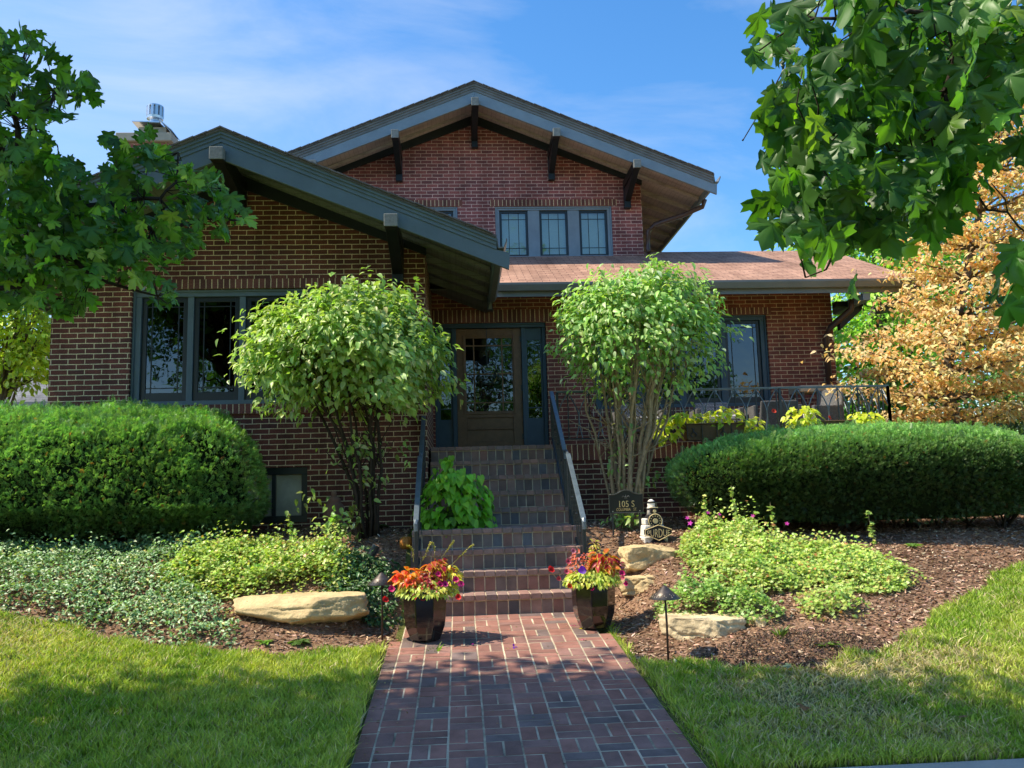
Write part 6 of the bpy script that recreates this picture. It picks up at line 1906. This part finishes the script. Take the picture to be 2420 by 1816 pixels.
# trees across the street, seen mirrored in the windows
gM = 'trees across the street'
far_tree((-9, -22), (-9, -22, 7.2), (4.8, 3, 6.0), 3600, .5, DEEP, 'broad dark tree across the street mirrored in the wing window', group=gM, seed=12, trunk=.3)
far_tree((1.5, -25), (1.5, -25, 10.0), (6.0, 3, 9.0), 3600, .5, DEEP, 'tall dark tree across the street opposite the door', group=gM, seed=13, trunk=.3)
far_tree((11, -23), (11, -23, 7.0), (4.6, 3, 5.8), 3600, .5, DEEP, 'dark tree across the street right of the view', group=gM, seed=14, trunk=.3)

# ------------------------------------------------------------------ light
SUN_E, SUN_TRAVEL = 55.0, 3.0            # elevation; direction of travel turned from +X towards +Y
dirv = Vector((math.cos(R(SUN_E)) * math.cos(R(SUN_TRAVEL)), math.cos(R(SUN_E)) * math.sin(R(SUN_TRAVEL)), -math.sin(R(SUN_E))))
sd = bpy.data.lights.new('sun', 'SUN'); sd.energy = 5.0; sd.angle = R(.53); sd.color = (1.0, .91, .72)
so = bpy.data.objects.new('sun', sd); COL.objects.link(so); so.rotation_euler = dirv.to_track_quat('-Z', 'Y').to_euler(); so.location = (-20, -5, 30)

w = bpy.data.worlds.new('World'); SC.world = w; w.use_nodes = True
nt = w.node_tree
for n_ in list(nt.nodes): nt.nodes.remove(n_)
out = nt.nodes.new('ShaderNodeOutputWorld'); bg = nt.nodes.new('ShaderNodeBackground'); bg.inputs[1].default_value = .15
sky = nt.nodes.new('ShaderNodeTexSky'); sky.sky_type = 'NISHITA'; sky.sun_disc = False
sky.sun_elevation = R(SUN_E); tos = -dirv; sky.sun_rotation = math.atan2(tos.x, tos.y)
sky.air_density = 1.0; sky.dust_density = .6; sky.ozone_density = 2.0
tc = nt.nodes.new('ShaderNodeTexCoord')
hs = N(nt, 'ShaderNodeHueSaturation'); hs.inputs['Saturation'].default_value = 1.32; hs.inputs['Value'].default_value = 1.24
nt.links.new(sky.outputs[0], hs.inputs['Color'])
mp = N(nt, 'ShaderNodeMapping'); mp.inputs['Scale'].default_value = (1.0, 1.0, 2.6); mp.inputs['Rotation'].default_value = (R(8), R(24), R(10))
nt.links.new(tc.outputs['Generated'], mp.inputs[0])
n1 = N(nt, 'ShaderNodeTexNoise', i_Scale=2.3, i_Detail=9.0, i_Roughness=.60, i_Distortion=.7); nt.links.new(mp.outputs[0], n1.inputs['Vector'])
n2 = N(nt, 'ShaderNodeTexNoise', i_Scale=1.1, i_Detail=3.0); nt.links.new(tc.outputs['Generated'], n2.inputs['Vector'])
mm = N(nt, 'ShaderNodeMath', operation='MULTIPLY'); nt.links.new(n1.outputs[0], mm.inputs[0]); nt.links.new(n2.outputs[0], mm.inputs[1])
# more veil towards the left of the view
sx = N(nt, 'ShaderNodeSeparateXYZ'); nt.links.new(tc.outputs['Generated'], sx.inputs[0])
ml = N(nt, 'ShaderNodeMath', operation='MULTIPLY_ADD'); ml.inputs[1].default_value = -.22; nt.links.new(sx.outputs[0], ml.inputs[0]); nt.links.new(mm.outputs[0], ml.inputs[2])
fy = N(nt, 'ShaderNodeMapRange'); fy.inputs[1].default_value = .0; fy.inputs[2].default_value = .5; nt.links.new(sx.outputs[1], fy.inputs[0])   # the veil of cirrus lies over the house side of the sky
mf = N(nt, 'ShaderNodeMath', operation='MULTIPLY'); nt.links.new(ml.outputs[0], mf.inputs[0]); nt.links.new(fy.outputs[0], mf.inputs[1])
cf = ramp(nt, mf.outputs[0], [(.23, (0, 0, 0)), (.62, (.7, .7, .7))])
nt.links.new(mixc(nt, 'MIX', cf, hs.outputs[0], (4.5, 4.8, 5.3)), bg.inputs[0])
nt.links.new(bg.outputs[0], out.inputs[0])

SC.view_settings.view_transform = 'Standard'; SC.view_settings.look = 'None'; SC.view_settings.exposure = 0
SC.render.engine = 'CYCLES'
SC.cycles.film_exposure = 1.4                # the phone exposed for the shaded brick
SC.cycles.max_bounces = 6; SC.cycles.transparent_max_bounces = 10; SC.cycles.caustics_reflective = False; SC.cycles.caustics_refractive = False
try: SC.cycles.use_denoising = True
except Exception: pass
